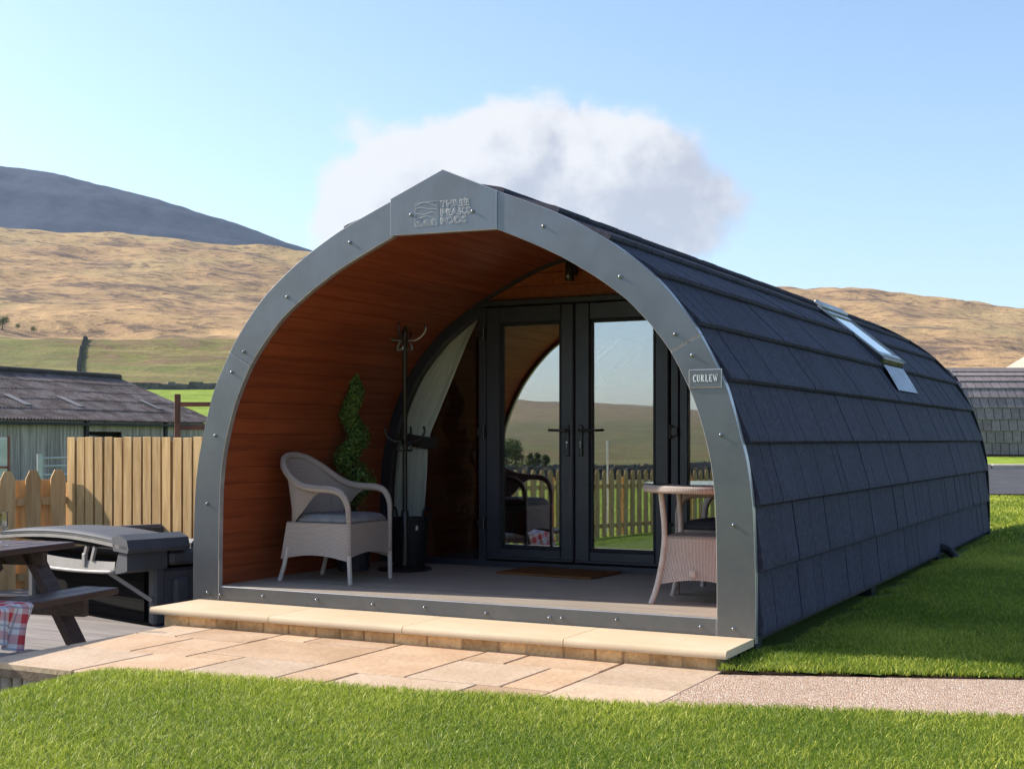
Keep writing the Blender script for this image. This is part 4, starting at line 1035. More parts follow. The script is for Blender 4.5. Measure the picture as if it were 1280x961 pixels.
def coat_stand():
    t = thing('coat_stand', 'tall black coat stand with curled double hooks in front of the side window', 'coat stand', (-1.215, 1.49, ZD))
    MB().lathe([(.205, 0), (.21, .006), (.20, .018), (.06, .028), (.028, .04), (.028, .10), (.001, .101)], 36).build('base', 'black_paint', t, 40)
    m = MB(); m.lathe([(.030, .03), (.030, .44), (.026, .455), (.019, .46), (.019, 1.80), (.022, 1.805), (.022, 1.83), (.010, 1.85), (.014, 1.87), (.001, 1.885)], 16); m.build('pole', 'black_paint', t, 40)
    for z, mat, sc in ((1.76, 'steel', 1.0), (.985, 'black_paint', .95)):
        for a in (15, 105, 195, 285):
            c, s = math.cos(rad(a)), math.sin(rad(a))
            p = [(.02, -.07), (.055, -.075), (.05, -.035), (.03, -.005), (.085, .0), (.135, .03), (.165, .075), (.16, .11)]
            P = crv([(x * c * sc, x * s * sc, z + h * sc) for x, h in p], 26)
            m = MB(); m.tube(P, .0085, 7); m.lathe([(.001, -.013), (.013, 0), (.001, .013)], 8, tuple(P[-1])); m.lathe([(.001, -.010), (.010, 0), (.001, .010)], 8, tuple(P[0]))
            m.build('hook', mat, t, 50)
coat_stand()
def bucket():
    t = thing('bucket', 'black plastic bucket with upright handles behind the coat stand', 'bucket', (-1.34, 1.76, ZD))
    MB().lathe([(.001, .004), (.115, .0), (.12, .01), (.152, .36), (.160, .365), (.160, .385), (.148, .385), (.112, .02), (.001, .018)], 28).build('body', 'black_rubber', t, 40)
    for sx in (-1, 1):
        MB().tube(crv([(sx * .15, -.05, .37), (sx * .155, -.045, .44), (sx * .157, 0, .465), (sx * .155, .045, .44), (sx * .15, .05, .37)], 12), .010, 8).build('handle', 'black_rubber', t, 40)
    MB().box((.118, -.092, .31), (.03, .004, .035), M=None).build('sticker', 'white_paint', t)
bucket()

def leafmesh(name, pts, nrm, size, mat, parent, seed, tint=None):
    r = np.random.default_rng(seed); n = len(pts); N = nrm + r.normal(0, .6, (n, 3)); N /= np.linalg.norm(N, axis=1)[:, None]
    T = np.cross(N, r.normal(0, 1, (n, 3))); T /= np.linalg.norm(T, axis=1)[:, None]; B = np.cross(N, T)
    s = size * r.uniform(.6, 1.3, n)[:, None]
    vs = np.stack([pts - T * s, pts + B * s * .5 + N * s * .12, pts + T * s, pts - B * s * .5 + N * s * .12], 1).reshape(-1, 3)
    me = bpy.data.meshes.new(name); me.from_pydata(vs.tolist(), [], (np.arange(n)[:, None] * 4 + np.arange(4)).tolist())
    t = r.random(n) if tint is None else np.clip(tint + r.normal(0, .2, n), 0, 1)
    me.attributes.new('tint', 'FLOAT', 'POINT').data.foreach_set('value', np.repeat(t, 4).astype(np.float32))
    me.materials.append(MATS[mat]); return link(name, me, parent)
def topiary():
    t = thing('spiral_topiary', 'spiral clipped box topiary in a dark pot behind the armchair', 'topiary', (-1.56, 1.30, ZD))
    MB().lathe([(.001, .0), (.12, .0), (.15, .30), (.165, .30), (.165, .335), (.14, .335), (.13, .29), (.001, .28)], 24).build('pot', 'pot_glaze', t, 40)
    MB().tube([(0, 0, .27), (.01, 0, .7), (-.01, .01, 1.1), (0, 0, 1.5)], [.02, .016, .012, .006], 8).build('stem', 'bark', t)
    r = np.random.default_rng(4); n = 8000; P = []; N = []
    for _ in range(n):
        u = r.random() ** .8; a = u * 2 * PI * 3.1 + 2.2; R0 = .062 * (1 - u) + .018; rr = .085 * (1 - u) ** .8 + .038
        c = np.array([R0 * math.cos(a), R0 * math.sin(a), .42 + 1.08 * u]); d = r.normal(0, 1, 3); d /= np.linalg.norm(d); d[2] *= .8
        P.append(c + d * rr * r.uniform(.62, 1.14)); N.append(d)
    leafmesh('foliage', np.array(P), np.array(N), .0135, 'box_leaf', t, 8)
topiary()
mm = MB(); mm.box((0, 0, .008), (.80, .50, .016), ch=.004)
mt = mm.build('doormat', 'doormat'); mt.location = (-.045, 1.78, ZD); mt.rotation_euler = (0, 0, rad(-4)); tag(mt, 'brown coir doormat in front of the glazed doors', 'doormat')

# ------------------------------------------------------------------ inside the pod
def curtain():
    t = thing('curtain', 'pale curtain tied back inside the left side window', 'curtain', (0, YD + .085, 0))
    def xr(z): return np.interp(z, [.14, .5, 1.05, 1.15, 1.5, 1.92, 2.14], [-1.45, -1.47, -1.42, -1.40, -1.24, -1.05, -.93])
    def xl(z): return -lin_x(z) + .03
    nf = 6
    def f(u, v):
        z = .14 + v * 2.0; a, b = xl(z), xr(z); pinch = math.exp(-((z - 1.1) / .22) ** 2)
        amp = .034 * (1 - .5 * pinch)
        return (a + (b - a) * u, amp * math.sin(u * nf * 2 * PI + 2.5 * v + 1.2 * math.sin(v * 3)) + .012 * math.sin(u * 41 + v * 5), z)
    MB().grid(f, 110, 44).build('drape', 'curtain', t, 'all')
    m = MB(); m.grid(lambda u, v: (xl(1.1) + (xr(1.1) + .05 - xl(1.1)) * u, -.058 + .03 * abs(u - .5), 1.165 - .05 * u - .10 * (1 - v)), 10, 3); m.grid(lambda u, v: (xl(1.1) + (xr(1.1) + .05 - xl(1.1)) * u, .05, 1.165 - .05 * u - .10 * (1 - v)), 10, 3)
    m.build('tieback', 'cushion_dark', t, 'all')
curtain()
def dining_chair(x, y, rz, label):
    t = thing('dining_chair', label, 'dining chair', (x, y, .07), rz, 'dining chairs inside the pod')
    MB().box((0, 0, .45), (.42, .42, .07), ch=.02).build('seat', 'black_rubber', t)
    M = Matrix.Translation((-.20, 0, .72)) @ Matrix.Rotation(rad(-9), 4, 'Y')
    MB().box((0, 0, 0), (.045, .42, .52), M, ch=.018).build('backrest', 'black_rubber', t)
    for sx in (-1, 1):
        for sy in (-1, 1): MB().tube([(sx * .18, sy * .18, .42), (sx * .205, sy * .2, 0)], .011, 8).build('leg', 'steel', t, 40)
dining_chair(-.95, 3.15, rad(20), 'black dining chair with chrome legs behind the side window')
dining_chair(-.35, 3.75, rad(160), 'black dining chair with chrome legs behind the left door')
def inside():
    k = thing('kitchen_unit', 'wooden kitchen unit against the inner wall of the pod', 'kitchen unit', (1.2, 5.2, .07))
    MB().box((.2, 0, .44), (.6, 2.4, .88), ch=.01).build('cabinet', 'lining_wood', k)
    MB().box((.18, 0, .9), (.66, 2.42, .035), ch=.006).build('worktop', 'grey_boards', k)
    b = thing('bed', 'made bed with pale cover at the back of the pod', 'bed', (-.2, 7.9, .07))
    MB().box((0, 0, .2), (1.6, 2.0, .34), ch=.03).build('base', 'lining_wood', b)
    MB().box((0, 0, .47), (1.56, 1.96, .22), ch=.06).build('mattress', 'cover', b)
inside()

# ------------------------------------------------------------------ picnic deck, table, hot tub
ZK = -.35
deck = struct(thing('picnic_deck', 'sunken grey timber deck under the picnic table', 'deck'))
me = MB().box((0, 0, 0), (4.5, .118, .028), ch=.003).mesh('deck_board', 'grey_boards')
for i in range(56): link('deck_board', me, deck, Matrix.Translation((-4.02, -3.4 + i * .1235, ZK - .014)))
MB().box((-4.0, .1, ZK - .09), (4.4, 6.8, .10)).build('joists', 'barn_dark', deck)
g = []
for i in range(13):
    for j in range(6): g.append((-1.77 + i * .1, -2.75 + j * .15, -.36 + .02 * float(vnoise(i * .7, j * .7, 3))))
gm = MB().add(g, [(i * 6 + j, (i + 1) * 6 + j, (i + 1) * 6 + j + 1, i * 6 + j + 1) for i in range(12) for j in range(5)]).build('gravel_strip', 'resin_gravel', smooth='all')
struct(gm, 'strip of pink gravel below the patio edge', 'gravel')

def picnic_table():
    q = np.array([.988, .156]); o = np.array([-2.64, -.47]) - .36 * q
    t = thing('picnic_table', 'dark brown A-frame picnic table with two attached benches', 'picnic table', (o[0], o[1], ZK), rad(9))
    L = 1.75
    for k in range(5): MB().box((-.288 + .144 * k, -L / 2, .73), (.139, L, .04), ch=.005).build('top_plank', 'picnic_wood', t)
    for sd in (-1, 1):
        for k in range(2): MB().box((sd * (.50 + .142 * k), -L / 2, .43), (.137, L, .042), ch=.005).build('bench_plank', 'picnic_wood', t)
    for y in (-.30, -L + .30):
        for sd in (-1, 1):
            MB().beam((sd * .62, y + .045, 0), (sd * .20, y + .045, .71), .06, .135, up=(0, 1, 0), ch=.004).build('leg', 'picnic_wood', t)
        MB().box((0, y, .35), (1.34, .055, .118), ch=.004).build('cross_beam', 'picnic_wood', t)
        MB().box((0, y, .66), (.70, .045, .09), ch=.004).build('top_beam', 'picnic_wood', t)
    MB().beam((0, -.32, .62), (0, -.75, .40), .045, .08, ch=.004).build('brace', 'picnic_wood', t)
    MB().beam((0, -L + .32, .62), (0, -L + .75, .40), .045, .08, ch=.004).build('brace', 'picnic_wood', t)
    return t
pt = picnic_table()
def towel():
    o = MB(); base = Matrix.Translation(pt.location) @ Matrix.Rotation(rad(9), 4, 'Z')
    def f(u, v):
        y = -1.42 + .46 * u + .04 * math.sin(v * 4); s = v * .58 * (.80 + .25 * u)
        wob = .018 * math.sin(u * 9 + v * 3) + .012 * math.sin(u * 21 + 1)
        if s < .31: p = (.42 + s, y, .455 + .006 + .4 * max(0, wob) * (1 if s > .03 else .2))
        else:
            k = s - .31; p = (.735 + .012 + .035 * math.sin(u * 17) * k * 4 + k * .05 + .01, y + k * .35 * (.35 - u) + .02 * math.sin(u * 16) * k * 5, .458 - k * .97)
        return base @ Vector(p)
    o.grid(f, 40, 30, uv=lambda u, v: (u * .5, v * .62))
    tag(o.build('tea_towel', 'tartan', smooth='all'), 'red tartan tea towel draped over the picnic bench', 'tea towel')
towel()
def flute(p, juice, label):
    t = thing('champagne_flute', label, 'glass', p)
    MB().lathe([(.034, 0), (.034, .003), (.006, .008), (.0045, .02), (.0045, .085), (.010, .098), (.024, .13), (.027, .165), (.0245, .225), (.0235, .225), (.026, .165), (.022, .13), (.008, .102), (.001, .10)], 24).build('bowl', 'clear_glass', t, 60)
    if juice: MB().lathe([(.001, .104), (.021, .131), (.0245, .165), (.0235, .205), (.001, .205)], 20).build('drink', 'juice', t, 60)
f0 = atz(5, 682, ZK + .75)
flute((f0[0], f0[1], ZK + .7505), False, 'empty champagne flute standing on the picnic table')
f1 = atz(-2, 678, ZK + .75)
flute((f1[0], f1[1], ZK + .7505), True, 'champagne flute filled with orange juice on the picnic table')

def hot_tub():
    X = np.array([.966, -.26]); K = np.array([-3.05, .47]); o = K - 1.9 * X
    t = thing('hot_tub', 'dark grey moulded hot tub with its lid raised beside the pod', 'hot tub', (o[0], o[1], ZK), math.atan2(-.26, .966))
    Wd = 1.9
    MB().box((Wd / 2 - .02, Wd / 2 + .1, .22), (Wd - .16, Wd - .32, .44)).build('cabinet', 'tub_black', t)
    for k in range(5):
        MB().box((Wd / 2 - .02, .245, .05 + k * .083), (Wd - .28, .022, .080), ch=.0012).build('panel', 'tub_black', t)
    MB().box((Wd / 2, .24, .012), (Wd - .1, .06, .024), ch=.006).build('plinth', 'tub_black', t)
    for (x, y) in ((Wd - .04, .27), (Wd - .05, Wd - .05), (.05, .22), (.05, Wd - .05)):
        MB().box((x, y, .23), (.10, .10, .46), ch=.02).build('corner_post', 'tub_grey', t)
    for k in range(4):   # moulded columns down the right flank
        y0 = .36 + k * .42
        m = MB(); m.box((Wd - .03, y0 + .1, .22), (.05, .36, .44), ch=.02); m.box((Wd + .005, y0 + .1, .20), (.06, .14, .34), ch=.025); m.build('side_panel', 'tub_grey', t)
    # rim: low along the front, turned up at the right end
    pr = [(Wd - .16, .43), (Wd - .11, .46), (Wd - .07, .56), (Wd - .055, .585), (Wd + .06, .585), (Wd + .06, .455), (Wd + .03, .445), (Wd - .10, .42)]
    MB().prism(pr, -.05, .30).build('rim_end', 'tub_grey', t, 30)
    m = MB()
    n = 24
    def rimf(u, v): x = .02 + (Wd - .17) * u; z = .455 + .06 * math.sin(u * PI) * 0 + .03 * (2 * u - 1) ** 2; return (x, -.035 + .01 * v, z - .05 + .115 * v * (1 - .35 * u))
    m.grid(rimf, n, 3); m.tube([(.02 + (Wd - .14) * u, -.045, .405 + .03 * (2 * u - 1) ** 2) for u in np.linspace(0, 1, 20)], .014, 8)
    m.build('rim', 'tub_pale', t, 'all')
    MB().box((Wd / 2, Wd / 2 + .04, .475), (Wd - .18, Wd - .12, .06), ch=.02).build('basin', 'tub_black', t)
    MB().box((Wd + .0, Wd / 2 + .16, .53), (.14, Wd - .34, .12), ch=.03).build('side_rim', 'tub_grey', t)
    # lid: shallow dome over a thick edge
    lid = MB()
    def dome(u, v):
        x, y = u - .5, v - .5; e = (1 - (2 * abs(x)) ** 6) * (1 - (2 * abs(y)) ** 6)
        return (-.05 + u * (Wd + .14), -.07 + v * .54, .655 + .055 * math.sin(u * PI * .95) + .026 * max(e, 0) ** .6)
    lid.grid(dome, 40, 30)
    L = lid.build('lid', 'tub_grey', t, 'all')
    e = MB()
    for k, (z0, z1, ins) in enumerate(((.0, .026, .0), (.032, .055, .012))):
        e.grid(lambda u, v: (-.05 + u * (Wd + .14), -.072 + ins, .605 + .055 * math.sin(u * PI * .95) + z0 + (z1 - z0) * v), 30, 1)
        e.grid(lambda u, v: (-.05 + u * (Wd + .14), -.072 + ins + .05 * v, .605 + .055 * math.sin(u * PI * .95) + z0), 30, 1)
        e.grid(lambda u, v: (-.05 + u * (Wd + .14), -.072 + ins + .05 * v, .605 + .055 * math.sin(u * PI * .95) + z1), 30, 1)
    e.build('lid_edge', 'tub_pale', L, 'all')
    m = MB(); m.box((Wd / 2 + .02, .19, .635), (Wd + .10, .48, .03)); m.build('lid_liner', 'tub_black', L)
    m = MB(); m.prism([(Wd - .10, .60), (Wd + .10, .59), (Wd + .115, .62), (Wd + .09, .69), (Wd - .02, .725), (Wd - .12, .70)], -.072, .47); m.build('lid_end', 'tub_grey', L, 25)
    for k in (0, 1):
        x = 1.30 + .12 * k
        MB().beam((x, -.03, .50), (x + .05, -.03, .615), .022, .03).build('clip', 'tub_pale', t)
    MB().box((1.31, -.03, .50), (.045, .03, .10), ch=.004).build('clip', 'tub_pale', t)
    MB().beam((Wd - .22, -.03, .42), (Wd - .02, .215, .20), .02, .03).build('strut', 'tub_pale', t)
    m = MB(); m.box((Wd / 2, Wd - .07, .60), (Wd, .16, .12), ch=.03); m.box((Wd - .03, 1.2, .60), (.14, 1.3, .12), ch=.03); m.box((.07, 1.2, .60), (.14, 1.3, .12), ch=.03); m.build('back_rim', 'tub_grey', t)
hot_tub()

# ------------------------------------------------------------------ fences
def mirrored(x, D):   # a place in the fields in front of the pod, as the door glass shows it
    p = C + V * D + R * (x - 640) / F * D; return np.array([p[0], 2 * (YD - .04) - p[1]])
J = atd(87, 549, 13.0)
def tall_fence():
    t = thing('board_fence', 'tall fence of vertical honey-coloured boards behind the hot tub', 'fence', (J[0], J[1], -.6), rad(-5))
    bw, pitch, n = .112, .1335, 26; rs = random.Random(2)
    me = [MB().box((0, 0, .86), (bw, .018, 1.72 + dz), ch=.003).mesh('board', 'fence_wood') for dz in (0, .008, -.008)]
    for i in range(n):
        o = link('board', me[rs.randrange(3)], t, Matrix.Translation((.06 + i * pitch, -.022 + rs.uniform(-.003, .003), 0)) @ Matrix.Rotation(rs.uniform(-.004, .004), 4, 'Y'))
        if i: link('board', me[2], t, Matrix.Translation((.06 + (i - .5) * pitch, .0, -.03)))
    for z in (.3, .95, 1.5): MB().box((n * pitch / 2, .033, z), (n * pitch, .038, .07), ch=.004).build('rail', 'fence_wood', t)
    for i in range(3): MB().box((.03 + i * 1.7, .10, .84), (.09, .09, 1.68), ch=.006).build('post', 'fence_wood', t)
tall_fence()
def picket_fence(pts, label, pitch=.22, h=1.33, base=None, name='picket_fence', gaps=True):
    t = thing(name, label, 'fence', (pts[0][0], pts[0][1], 0), 0, 'picket fence runs round the garden')
    w = .142; p = [(-w / 2, 0), (w / 2, 0), (w / 2, h - .085), (w / 2 - .038, h), (-w / 2 + .038, h), (-w / 2, h - .085)]
    me = MB().prism(p, -.010, .010).mesh('picket', 'fence_wood_low'); rs = random.Random(6)
    w2 = .135; mb = MB().prism([(-w2 / 2, 0), (w2 / 2, 0), (w2 / 2, h - .09), (-w2 / 2, h - .09)], -.010, .010).mesh('picket', 'fence_wood_low')
    o0 = np.array(pts[0][:2])
    for a, b in zip(pts[:-1], pts[1:]):
        a = np.array(a); b = np.array(b); L = np.linalg.norm(b[:2] - a[:2]); u = (b - a)[:2] / L; ang = math.atan2(u[1], u[0]); nrm = np.array([-u[1], u[0]])
        k = int(L / pitch)
        for i in range(k):
            q = a + (b - a) * (i + .5) / k
            link('picket', me, t, Matrix.Translation((q[0] - o0[0] + nrm[0] * .033, q[1] - o0[1] + nrm[1] * .033, q[2] + rs.uniform(-.008, .008))) @ Matrix.Rotation(ang, 4, 'Z'))
            if gaps:
                q2 = a + (b - a) * (i + 1.0) / k
                link('picket', mb, t, Matrix.Translation((q2[0] - o0[0] - nrm[0] * .033, q2[1] - o0[1] - nrm[1] * .033, q2[2])) @ Matrix.Rotation(ang, 4, 'Z'))
        for z in (.3, h - .3):
            MB().beam((a[0] - o0[0], a[1] - o0[1], a[2] + z), (b[0] - o0[0], b[1] - o0[1], b[2] + z), .038, .075).build('rail', 'fence_wood_low', t)
        m = max(1, int(L / 2.2))
        for i in range(m + 1):
            q = a + (b - a) * i / m; MB().box((q[0] - o0[0] - nrm[0] * .075, q[1] - o0[1] - nrm[1] * .075, q[2] + .6), (.08, .08, 1.2)).build('post', 'fence_wood_low', t)
    return t
e1 = J[:2] + np.array([-.5, -.866]) * 2.6
zb = .80 - 1.33
picket_fence([(J[0], J[1], zb), (e1[0], e1[1], zb - .05)], 'honey-brown picket fence with clipped tops joining the tall board fence')
e2 = e1 + np.array([.15, -.988]) * 17
picket_fence([(e1[0], e1[1], zb - .05), (e2[0], e2[1], zb - .36)], 'long low picket fence along the field edge, mirrored in the doors', pitch=.25, gaps=False)
q = mirrored(765, 25.5)
pm = MB(); pm.lathe([(.02, 0), (.02, 1.75), (.001, 1.76)], 8); pm.lathe([(.028, 1.70), (.028, 1.77), (.001, 1.775)], 8)
pp = pm.build('marker_pole', 'white_paint', smooth=40); pp.location = (q[0], q[1], -.7); tag(pp, 'thin white marker pole beyond the picket fence', 'pole')

# ------------------------------------------------------------------ barn and yard
def barn():
    P1 = C + R * -11.5 + V * 50; A = R * .38 + V * .925; B = R * -.925 + V * .38
    L = 19.; o = P1 - A * L; g = -.8
    t = thing('barn', 'low weathered timber barn with a mossy corrugated roof beyond the fence', 'barn', (o[0], o[1], g), math.atan2(A[1], A[0]))
    ez = 2.50; Wd = 4.5; rise = 1.80; rows = 5
    rs = random.Random(4)
    for s in (0, 1):   # front and rear slope
        for k in range(rows):
            v0, v1 = k / rows, (k + 1) / rows + .03
            nwv = int((L + .6) / .146)
            def f(u, v):
                x = -.3 + (L + .6) * u; w = v0 + (v1 - v0) * v
                y = -.25 + (Wd + .25) * w; z = ez + rise * w + .035 * math.sin(u * nwv * 2 * PI) + .02 * k * 0 + .028 * (1 - v) + .02 * float(vnoise(u * 14, k, 3))
                return (x, y if s == 0 else 2 * Wd - y, z)
            MB().grid(f, nwv * 4, 2).build('roof_sheet', 'roof_sheet', t, 'all')
    MB().tube([(-.3, Wd, ez + rise + .05), (L + .3, Wd, ez + rise + .05)], .13, 8).build('ridge_cap', 'moss_dark', t)
    for x, w in ((10.4, .3), (12.9, .34), (17.2, .25)):   # pale rooflights
        y0 = .9; MB().box((x, y0 + .55, ez + rise * (y0 + .80) / (Wd + .25) + .06), (w, 1.0, .02), M=None).build('rooflight', 'grey_boards', t, M=Matrix.Translation((x, y0 + .5, ez + rise * (y0 + .5 + .25) / (Wd + .25) + .075)) @ Matrix.Rotation(math.atan2(rise, Wd + .25), 4, 'X') @ Matrix.Translation((-x, -y0 - .55, -(ez + rise * (y0 + .80) / (Wd + .25) + .06))))
    # front wall of vertical boards with an opening
    m = MB(); x = 0; op0, op1 = 12.15, 13.75
    while x < L:
        w = rs.uniform(.15, .21)
        if x + w > op0 and x < op1: m.box((x + w / 2, rs.uniform(-.01, .01), .55), (w - .012, .03, 1.1)); m.box((x + w / 2, 0, 2.33), (w - .012, .03, .34))
        else: m.box((x + w / 2, rs.uniform(-.012, .012), 1.25), (w - .012, .03, 2.5))
        x += w
    o = m.build('cladding', 'barn_boards', t); o['kind'] = 'stuff'
    MB().box((L / 2, Wd + .15, 1.2), (L - .1, 2 * Wd - .3, 2.4)).build('interior', 'barn_dark', t)
    m = MB(); m.prism([(0, ez - .1), (2 * Wd, ez - .1), (Wd, ez + rise - .12)], L - .06, L, plane='yz'); m.box((L - .03, Wd, 1.2), (.05, 2 * Wd, 2.4)); m.build('gable_end', 'barn_boards', t)
    for x in (12.0, 16.2): MB().box((x, -.06, 1.25), (.16, .08, 2.5)).build('post', 'black_rubber', t)
    M = Matrix.Translation((12.95, -.12, 1.62)) @ Matrix.Rotation(rad(52), 4, 'X') @ Matrix.Rotation(rad(8), 4, 'Y')
    MB().box((0, 0, 0), (1.5, .9, .04), M).build('flap', 'grey_boards', t)
    MB().box((L / 2, -.22, ez - .10), (L + .4, .10, .09)).build('gutter', 'black_rubber', t)
    for x0, w in ((14.1, 1.3), (16.5, 1.2), (18.0, .8)): MB().box((x0 + w / 2, -.035, 1.75), (w, .03, .55)).build('shutter', 'grey_boards', t)
    # taller roof behind
    m = MB()
    for s in (0, 1):
        def f2(u, v): return (-.3 + 16.2 * u, (5.2 if s == 0 else 13.0) + (3.9 if s == 0 else -3.9) * v, 4.42 + .75 * v - .25 * u + .035 * math.sin(u * 111 * 2 * PI))
        m.grid(f2, 440, 1)
    m.build('upper_roof', 'roof_sheet', t, 'all')
    MB().box((7.8, 5.16, 4.28), (16.2, .06, .16)).build('fascia_board', 'black_rubber', t)
    MB().box((7.8, 9.1, 2.2), (15.9, 7.6, 4.3)).build('rear_wall', 'barn_boards', t)
barn()
def yard_gate():
    a = atd(53, 565, 36); t = thing('field_gate', 'galvanised tubular gate in front of the barn opening', 'gate', (a[0], a[1], -.8), TH + rad(35))
    for z in (.42, .66, .92, 1.16, 1.38): MB().tube([(0, 0, z), (2.4, 0, z + .05)], .024, 8).build('rail', 'galvanised', t)
    for x in (0, .85, 1.6, 2.4): MB().tube([(x, 0, .4), (x, 0, 1.42)], .024, 8).build('upright', 'galvanised', t)
    MB().box((-.08, 0, .75), (.12, .12, 1.5)).build('post', 'galvanised', t)
yard_gate()
def red_rails():
    a = atd(222, 545, 18); t = thing('steel_railing', 'rusty red steel post with two rails behind the tall fence', 'railing', (a[0], a[1], -.6), TH)
    MB().box((0, 0, 1.16), (.07, .07, 2.32), ch=.005).build('post', 'red_steel', t)
    MB().box((2.2, 0, 1.16), (.07, .07, 2.32), ch=.005).build('post', 'red_steel', t)
    for z in (2.18, 1.86): MB().box((1.1, 0, z), (2.13, .05, .06), ch=.005).build('rail', 'red_steel', t)
red_rails()
def small_gate():
    a = atd(3, 548, 33); t = thing('stable_door', 'small dark framed hatch leaning at the barn wall', 'hatch', (a[0], a[1], -.8), TH)
    MB().box((0, 0, 1.0), (.34, .05, 1.9), ch=.01).build('panel', 'galvanised', t)
    for x in (-.17, .17): MB().box((x, -.03, 1.0), (.05, .06, 1.95)).build('frame', 'red_steel', t)
    MB().box((0, -.03, 1.2), (.34, .06, .05)).build('frame', 'red_steel', t)
small_gate()

# ------------------------------------------------------------------ dry stone walls, bushes, neighbours
def stone_wall(pts, h, label, seed):
    rs = random.Random(seed); m = MB()
    for a, b in zip(pts[:-1], pts[1:]):
        a = np.array(a); b = np.array(b); L = np.linalg.norm(b - a); k = max(1, int(L / .8)); ang = math.atan2(b[1] - a[1], b[0] - a[0])
        for i in range(k):
            q = a + (b - a) * (i + .5) / k; z = float(terr_z(q[0], q[1])); hh = h * rs.uniform(.75, 1.15)
            M = Matrix.Translation((q[0], q[1], z + hh / 2 - .15)) @ Matrix.Rotation(ang + rs.uniform(-.1, .1), 4, 'Z')
            m.box((0, 0, 0), (L / k * 1.02, rs.uniform(.45, .6), hh), M)
    o = m.build('dry_stone_wall', 'wall_stone'); tag(o, label, 'stone wall', None, 'thing'); return o
stone_wall([tuple((C + r_ * (V * math.cos(a) + R * math.sin(a)))[:2]) for a, r_ in zip(np.radians(np.linspace(-26, -6, 24)), np.linspace(163, 168, 24))], 1.0, 'grey dry stone wall edging the bright green field', 1)
stone_wall([tuple((C + V * D + R * (x - 640) / F * D)[:2]) for x, D in ((98, 190), (99, 230), (101, 262), (104, 290), (110, 330))], .8, 'grey dry stone wall climbing the hillside', 2)
for k, (D0, D1) in enumerate(((110, 135), (190, 170), (330, 420))):
    stone_wall([tuple(mirrored(x, D0 + (D1 - D0) * (x - 540) / 400)) for x in range(540, 941, 25)], (1.2, 1.3, 1.8)[k], ('nearest grey stone wall crossing the valley field', 'second grey stone wall crossing the valley below the trees', 'farthest stone wall crossing the valley below the hills')[k], 10 + k)
def tree(p, h, wd, label, seed, group, mat='tree_leaf'):
    r = np.random.default_rng(seed); t = thing('tree', label, 'tree', p, 0, group)
    MB().tube([(0, 0, -.3), (.03 * h, 0, h * .4), (0, .02 * h, h * .85)], [.035 * h, .024 * h, .006 * h], 7).build('trunk', 'bark', t)
    m = MB()
    for k in range(7):
        a = r.uniform(0, 2 * PI); z = h * r.uniform(.3, .7); m.tube([(0, 0, z), (wd * .6 * math.cos(a), wd * .6 * math.sin(a), z + h * .15)], [.012 * h, .004 * h], 5)
    m.build('branches', 'bark', t)
    P = []; N = []
    for k in range(16):
        a = r.uniform(0, 2 * PI); u = r.uniform(0, 1); rr = wd * (1 - .55 * u) * r.uniform(.2, .8); c = np.array([rr * math.cos(a), rr * math.sin(a), h * (.38 + .52 * u)]); s = wd * r.uniform(.3, .5)
        for _ in range(90):
            d = r.normal(0, 1, 3); d /= np.linalg.norm(d); P.append(c + d * s * r.uniform(.5, 1.1)); N.append(d)
    leafmesh('crown', np.array(P), np.array(N), .035 * h, mat, t, seed)
for i, (x, D, h, w) in enumerate(((640, 190, 5.0, 2.8), (652, 200, 5.2, 2.6), (672, 230, 3.6, 1.2), (680, 245, 4.0, 1.1), (690, 235, 3.4, 1.2), (600, 260, 7, 3), (560, 300, 8, 3.5))):
    p = mirrored(x, D); tree((p[0], p[1], float(terr_z(p[0], p[1]))), h, w, ('broad dark tree in the valley, twin of the one beside it', 'broad dark tree in the valley, twin of the one beside it', 'slender young tree in the valley row', 'slender young tree in the valley row', 'slender young tree in the valley row', 'tall dark tree standing alone out in the valley', 'tallest dark tree farthest down the valley')[i], 40 + i, 'trees in the valley before the pod')
for i, (x, D, h) in enumerate(((3, 372, 4.2), (22, 380, 1.7), (42, 378, 1.9))):
    p = C + V * D + R * (x - 640) / F * D
    tree((p[0], p[1], float(terr_z(p[0], p[1]))), h, h * .7, ('tall dark tree at the foot of the tan moor', 'low round bush at the foot of the tan moor', 'low round bush at the foot of the tan moor')[i], 60 + i, 'bushes at the foot of the moor')

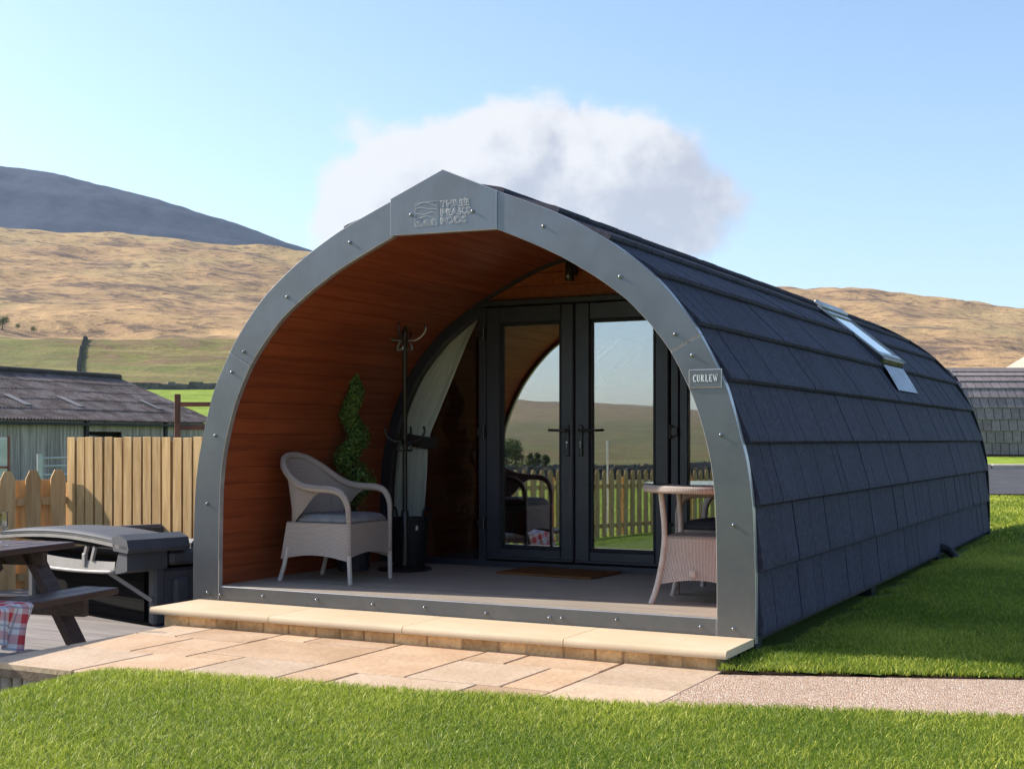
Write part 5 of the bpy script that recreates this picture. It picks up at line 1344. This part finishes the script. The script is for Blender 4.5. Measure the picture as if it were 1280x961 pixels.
def far_pod():
    p = C + V * 42 + R * (540 / F * 42)
    t = thing('neighbour_pod', 'second arched pod with brown-grey shingles across the road', 'pod', (p[0], p[1], .62), TH - PI / 2)
    L = 9.0; smax = FS[-1]; m = MB()
    for sd in (1, -1):
        ss = np.linspace(0, smax, 24)
        m.add([np.r_[prof(s, -.02, sd)[0][0], y, prof(s, -.02, sd)[0][1]] for s in ss for y in (0, L)], [(2 * i, 2 * i + 2, 2 * i + 3, 2 * i + 1) for i in range(23)])
    m.build('shell', 'black_rubber', t, 'all')
    pts = [prof(s, -.03)[0] for s in np.linspace(0, smax, 30)]; poly = [tuple(a) for a in pts] + [(-a[0], a[1]) for a in pts[::-1][1:]]
    MB().prism(poly, .02, .08).build('end_wall', 'lining_wood', t); MB().prism(poly, L - .08, L - .02).build('end_wall', 'lining_wood', t)
    o1 = [prof(s, .05)[0] for s in np.linspace(0, smax, 30)]; i1 = [prof(s, -.2)[0] for s in np.linspace(0, smax, 30)]
    MB().prism([tuple(a) for a in o1] + [(-a[0], a[1]) for a in o1[::-1][1:]] + [(-a[0], a[1]) for a in i1] + [tuple(a) for a in i1[::-1][1:]], -.35, 0).build('porch_arch', 'black_rubber', t)
    meshes = {}; rest = MB(); rs = random.Random(8)
    for sd in (1, -1):
        for i in range(len(ROWS) - 1):
            p0 = prof(ROWS[i], -.012, sd)[0]; p1 = prof(ROWS[i + 1], -.012, sd)[0]; up = p1 - p0; h = np.linalg.norm(up); up /= h; nr = np.array([up[1], -up[0]]) * sd
            key = round(h, 3)
            if key not in meshes: meshes[key] = shingle_mesh(.265, h, 'shingle', 'shingle_far', .022)
            for k in range(34):
                y = .14 + .265 * k + (.1 if i % 2 else 0)
                if y > L - .13: continue
                M = frame((p0[0], y, p0[1]), (0, 1, 0), (up[0], 0, up[1]), (nr[0], 0, nr[1]))
                if sd == 1 and i < 9 and k < 13: link('shingle', meshes[key], t, M)
                else:
                    me = meshes[key]; rest.add([np.array(M @ v.co) for v in me.vertices], [tuple(p.vertices) for p in me.polygons])
    o = rest.build('shingle_field', 'shingle_far', t); o['kind'] = 'stuff'
    MB().prism([(-.17, 2.675), (0, 2.745), (.17, 2.675), (.175, 2.695), (0, 2.772), (-.175, 2.695)], -.3, L).build('ridge_cap', 'shingle_far', t)
    MB().box((1.99, L / 2, -.12), (.06, L, .2)).build('plinth', 'red_steel', t)
far_pod()
def cottage():
    p = C + V * 75 + R * (714 / F * 75); z = float(terr_z(p[0], p[1]))
    t = thing('cottage', 'white walled gabled cottage beyond the second pod', 'house', (p[0], p[1], z), TH)
    MB().prism([(-3, 0), (3, 0), (3, 2.6), (0, 4.4), (-3, 2.6)], 0, 8).build('wall', 'white_paint', t)
    for sd in (-1, 1): MB().prism([(sd * 3.35, 2.5), (0, 4.5), (0, 4.65), (sd * 3.35, 2.65)], -.3, 8.3).build('roof', 'pale_plaster', t)
    MB().box((0, -.02, 1.6), (1.0, .06, 1.1)).build('window', 'barn_dark', t)
cottage()

# ------------------------------------------------------------------ haze
def haze():
    m, nt = newmat('haze')
    v = nd(nt, 'ShaderNodeVolumePrincipled', {'Color': (.62, .79, 1, 1), 'Density': 6.0e-5, 'Anisotropy': .1})
    nd(nt, 'ShaderNodeOutputMaterial', {'Volume': v.outputs[0]})
    lo = min(min(v.co.z for v in bpy.data.objects[n].data.vertices) for n in ('ground', 'hill')); hi = max(v.co.z for v in bpy.data.objects['hill'].data.vertices)
    hi = max(hi, max(v.co.z for v in bpy.data.objects['ground'].data.vertices))
    o = MB().box((C[0], C[1], (lo - 1 + hi + 5) / 2), (13400, 13400, hi - lo + 6)).build('haze', 'haze')
    tag(o, 'thin blue haze over the hills', 'haze', None, 'stuff')
haze()
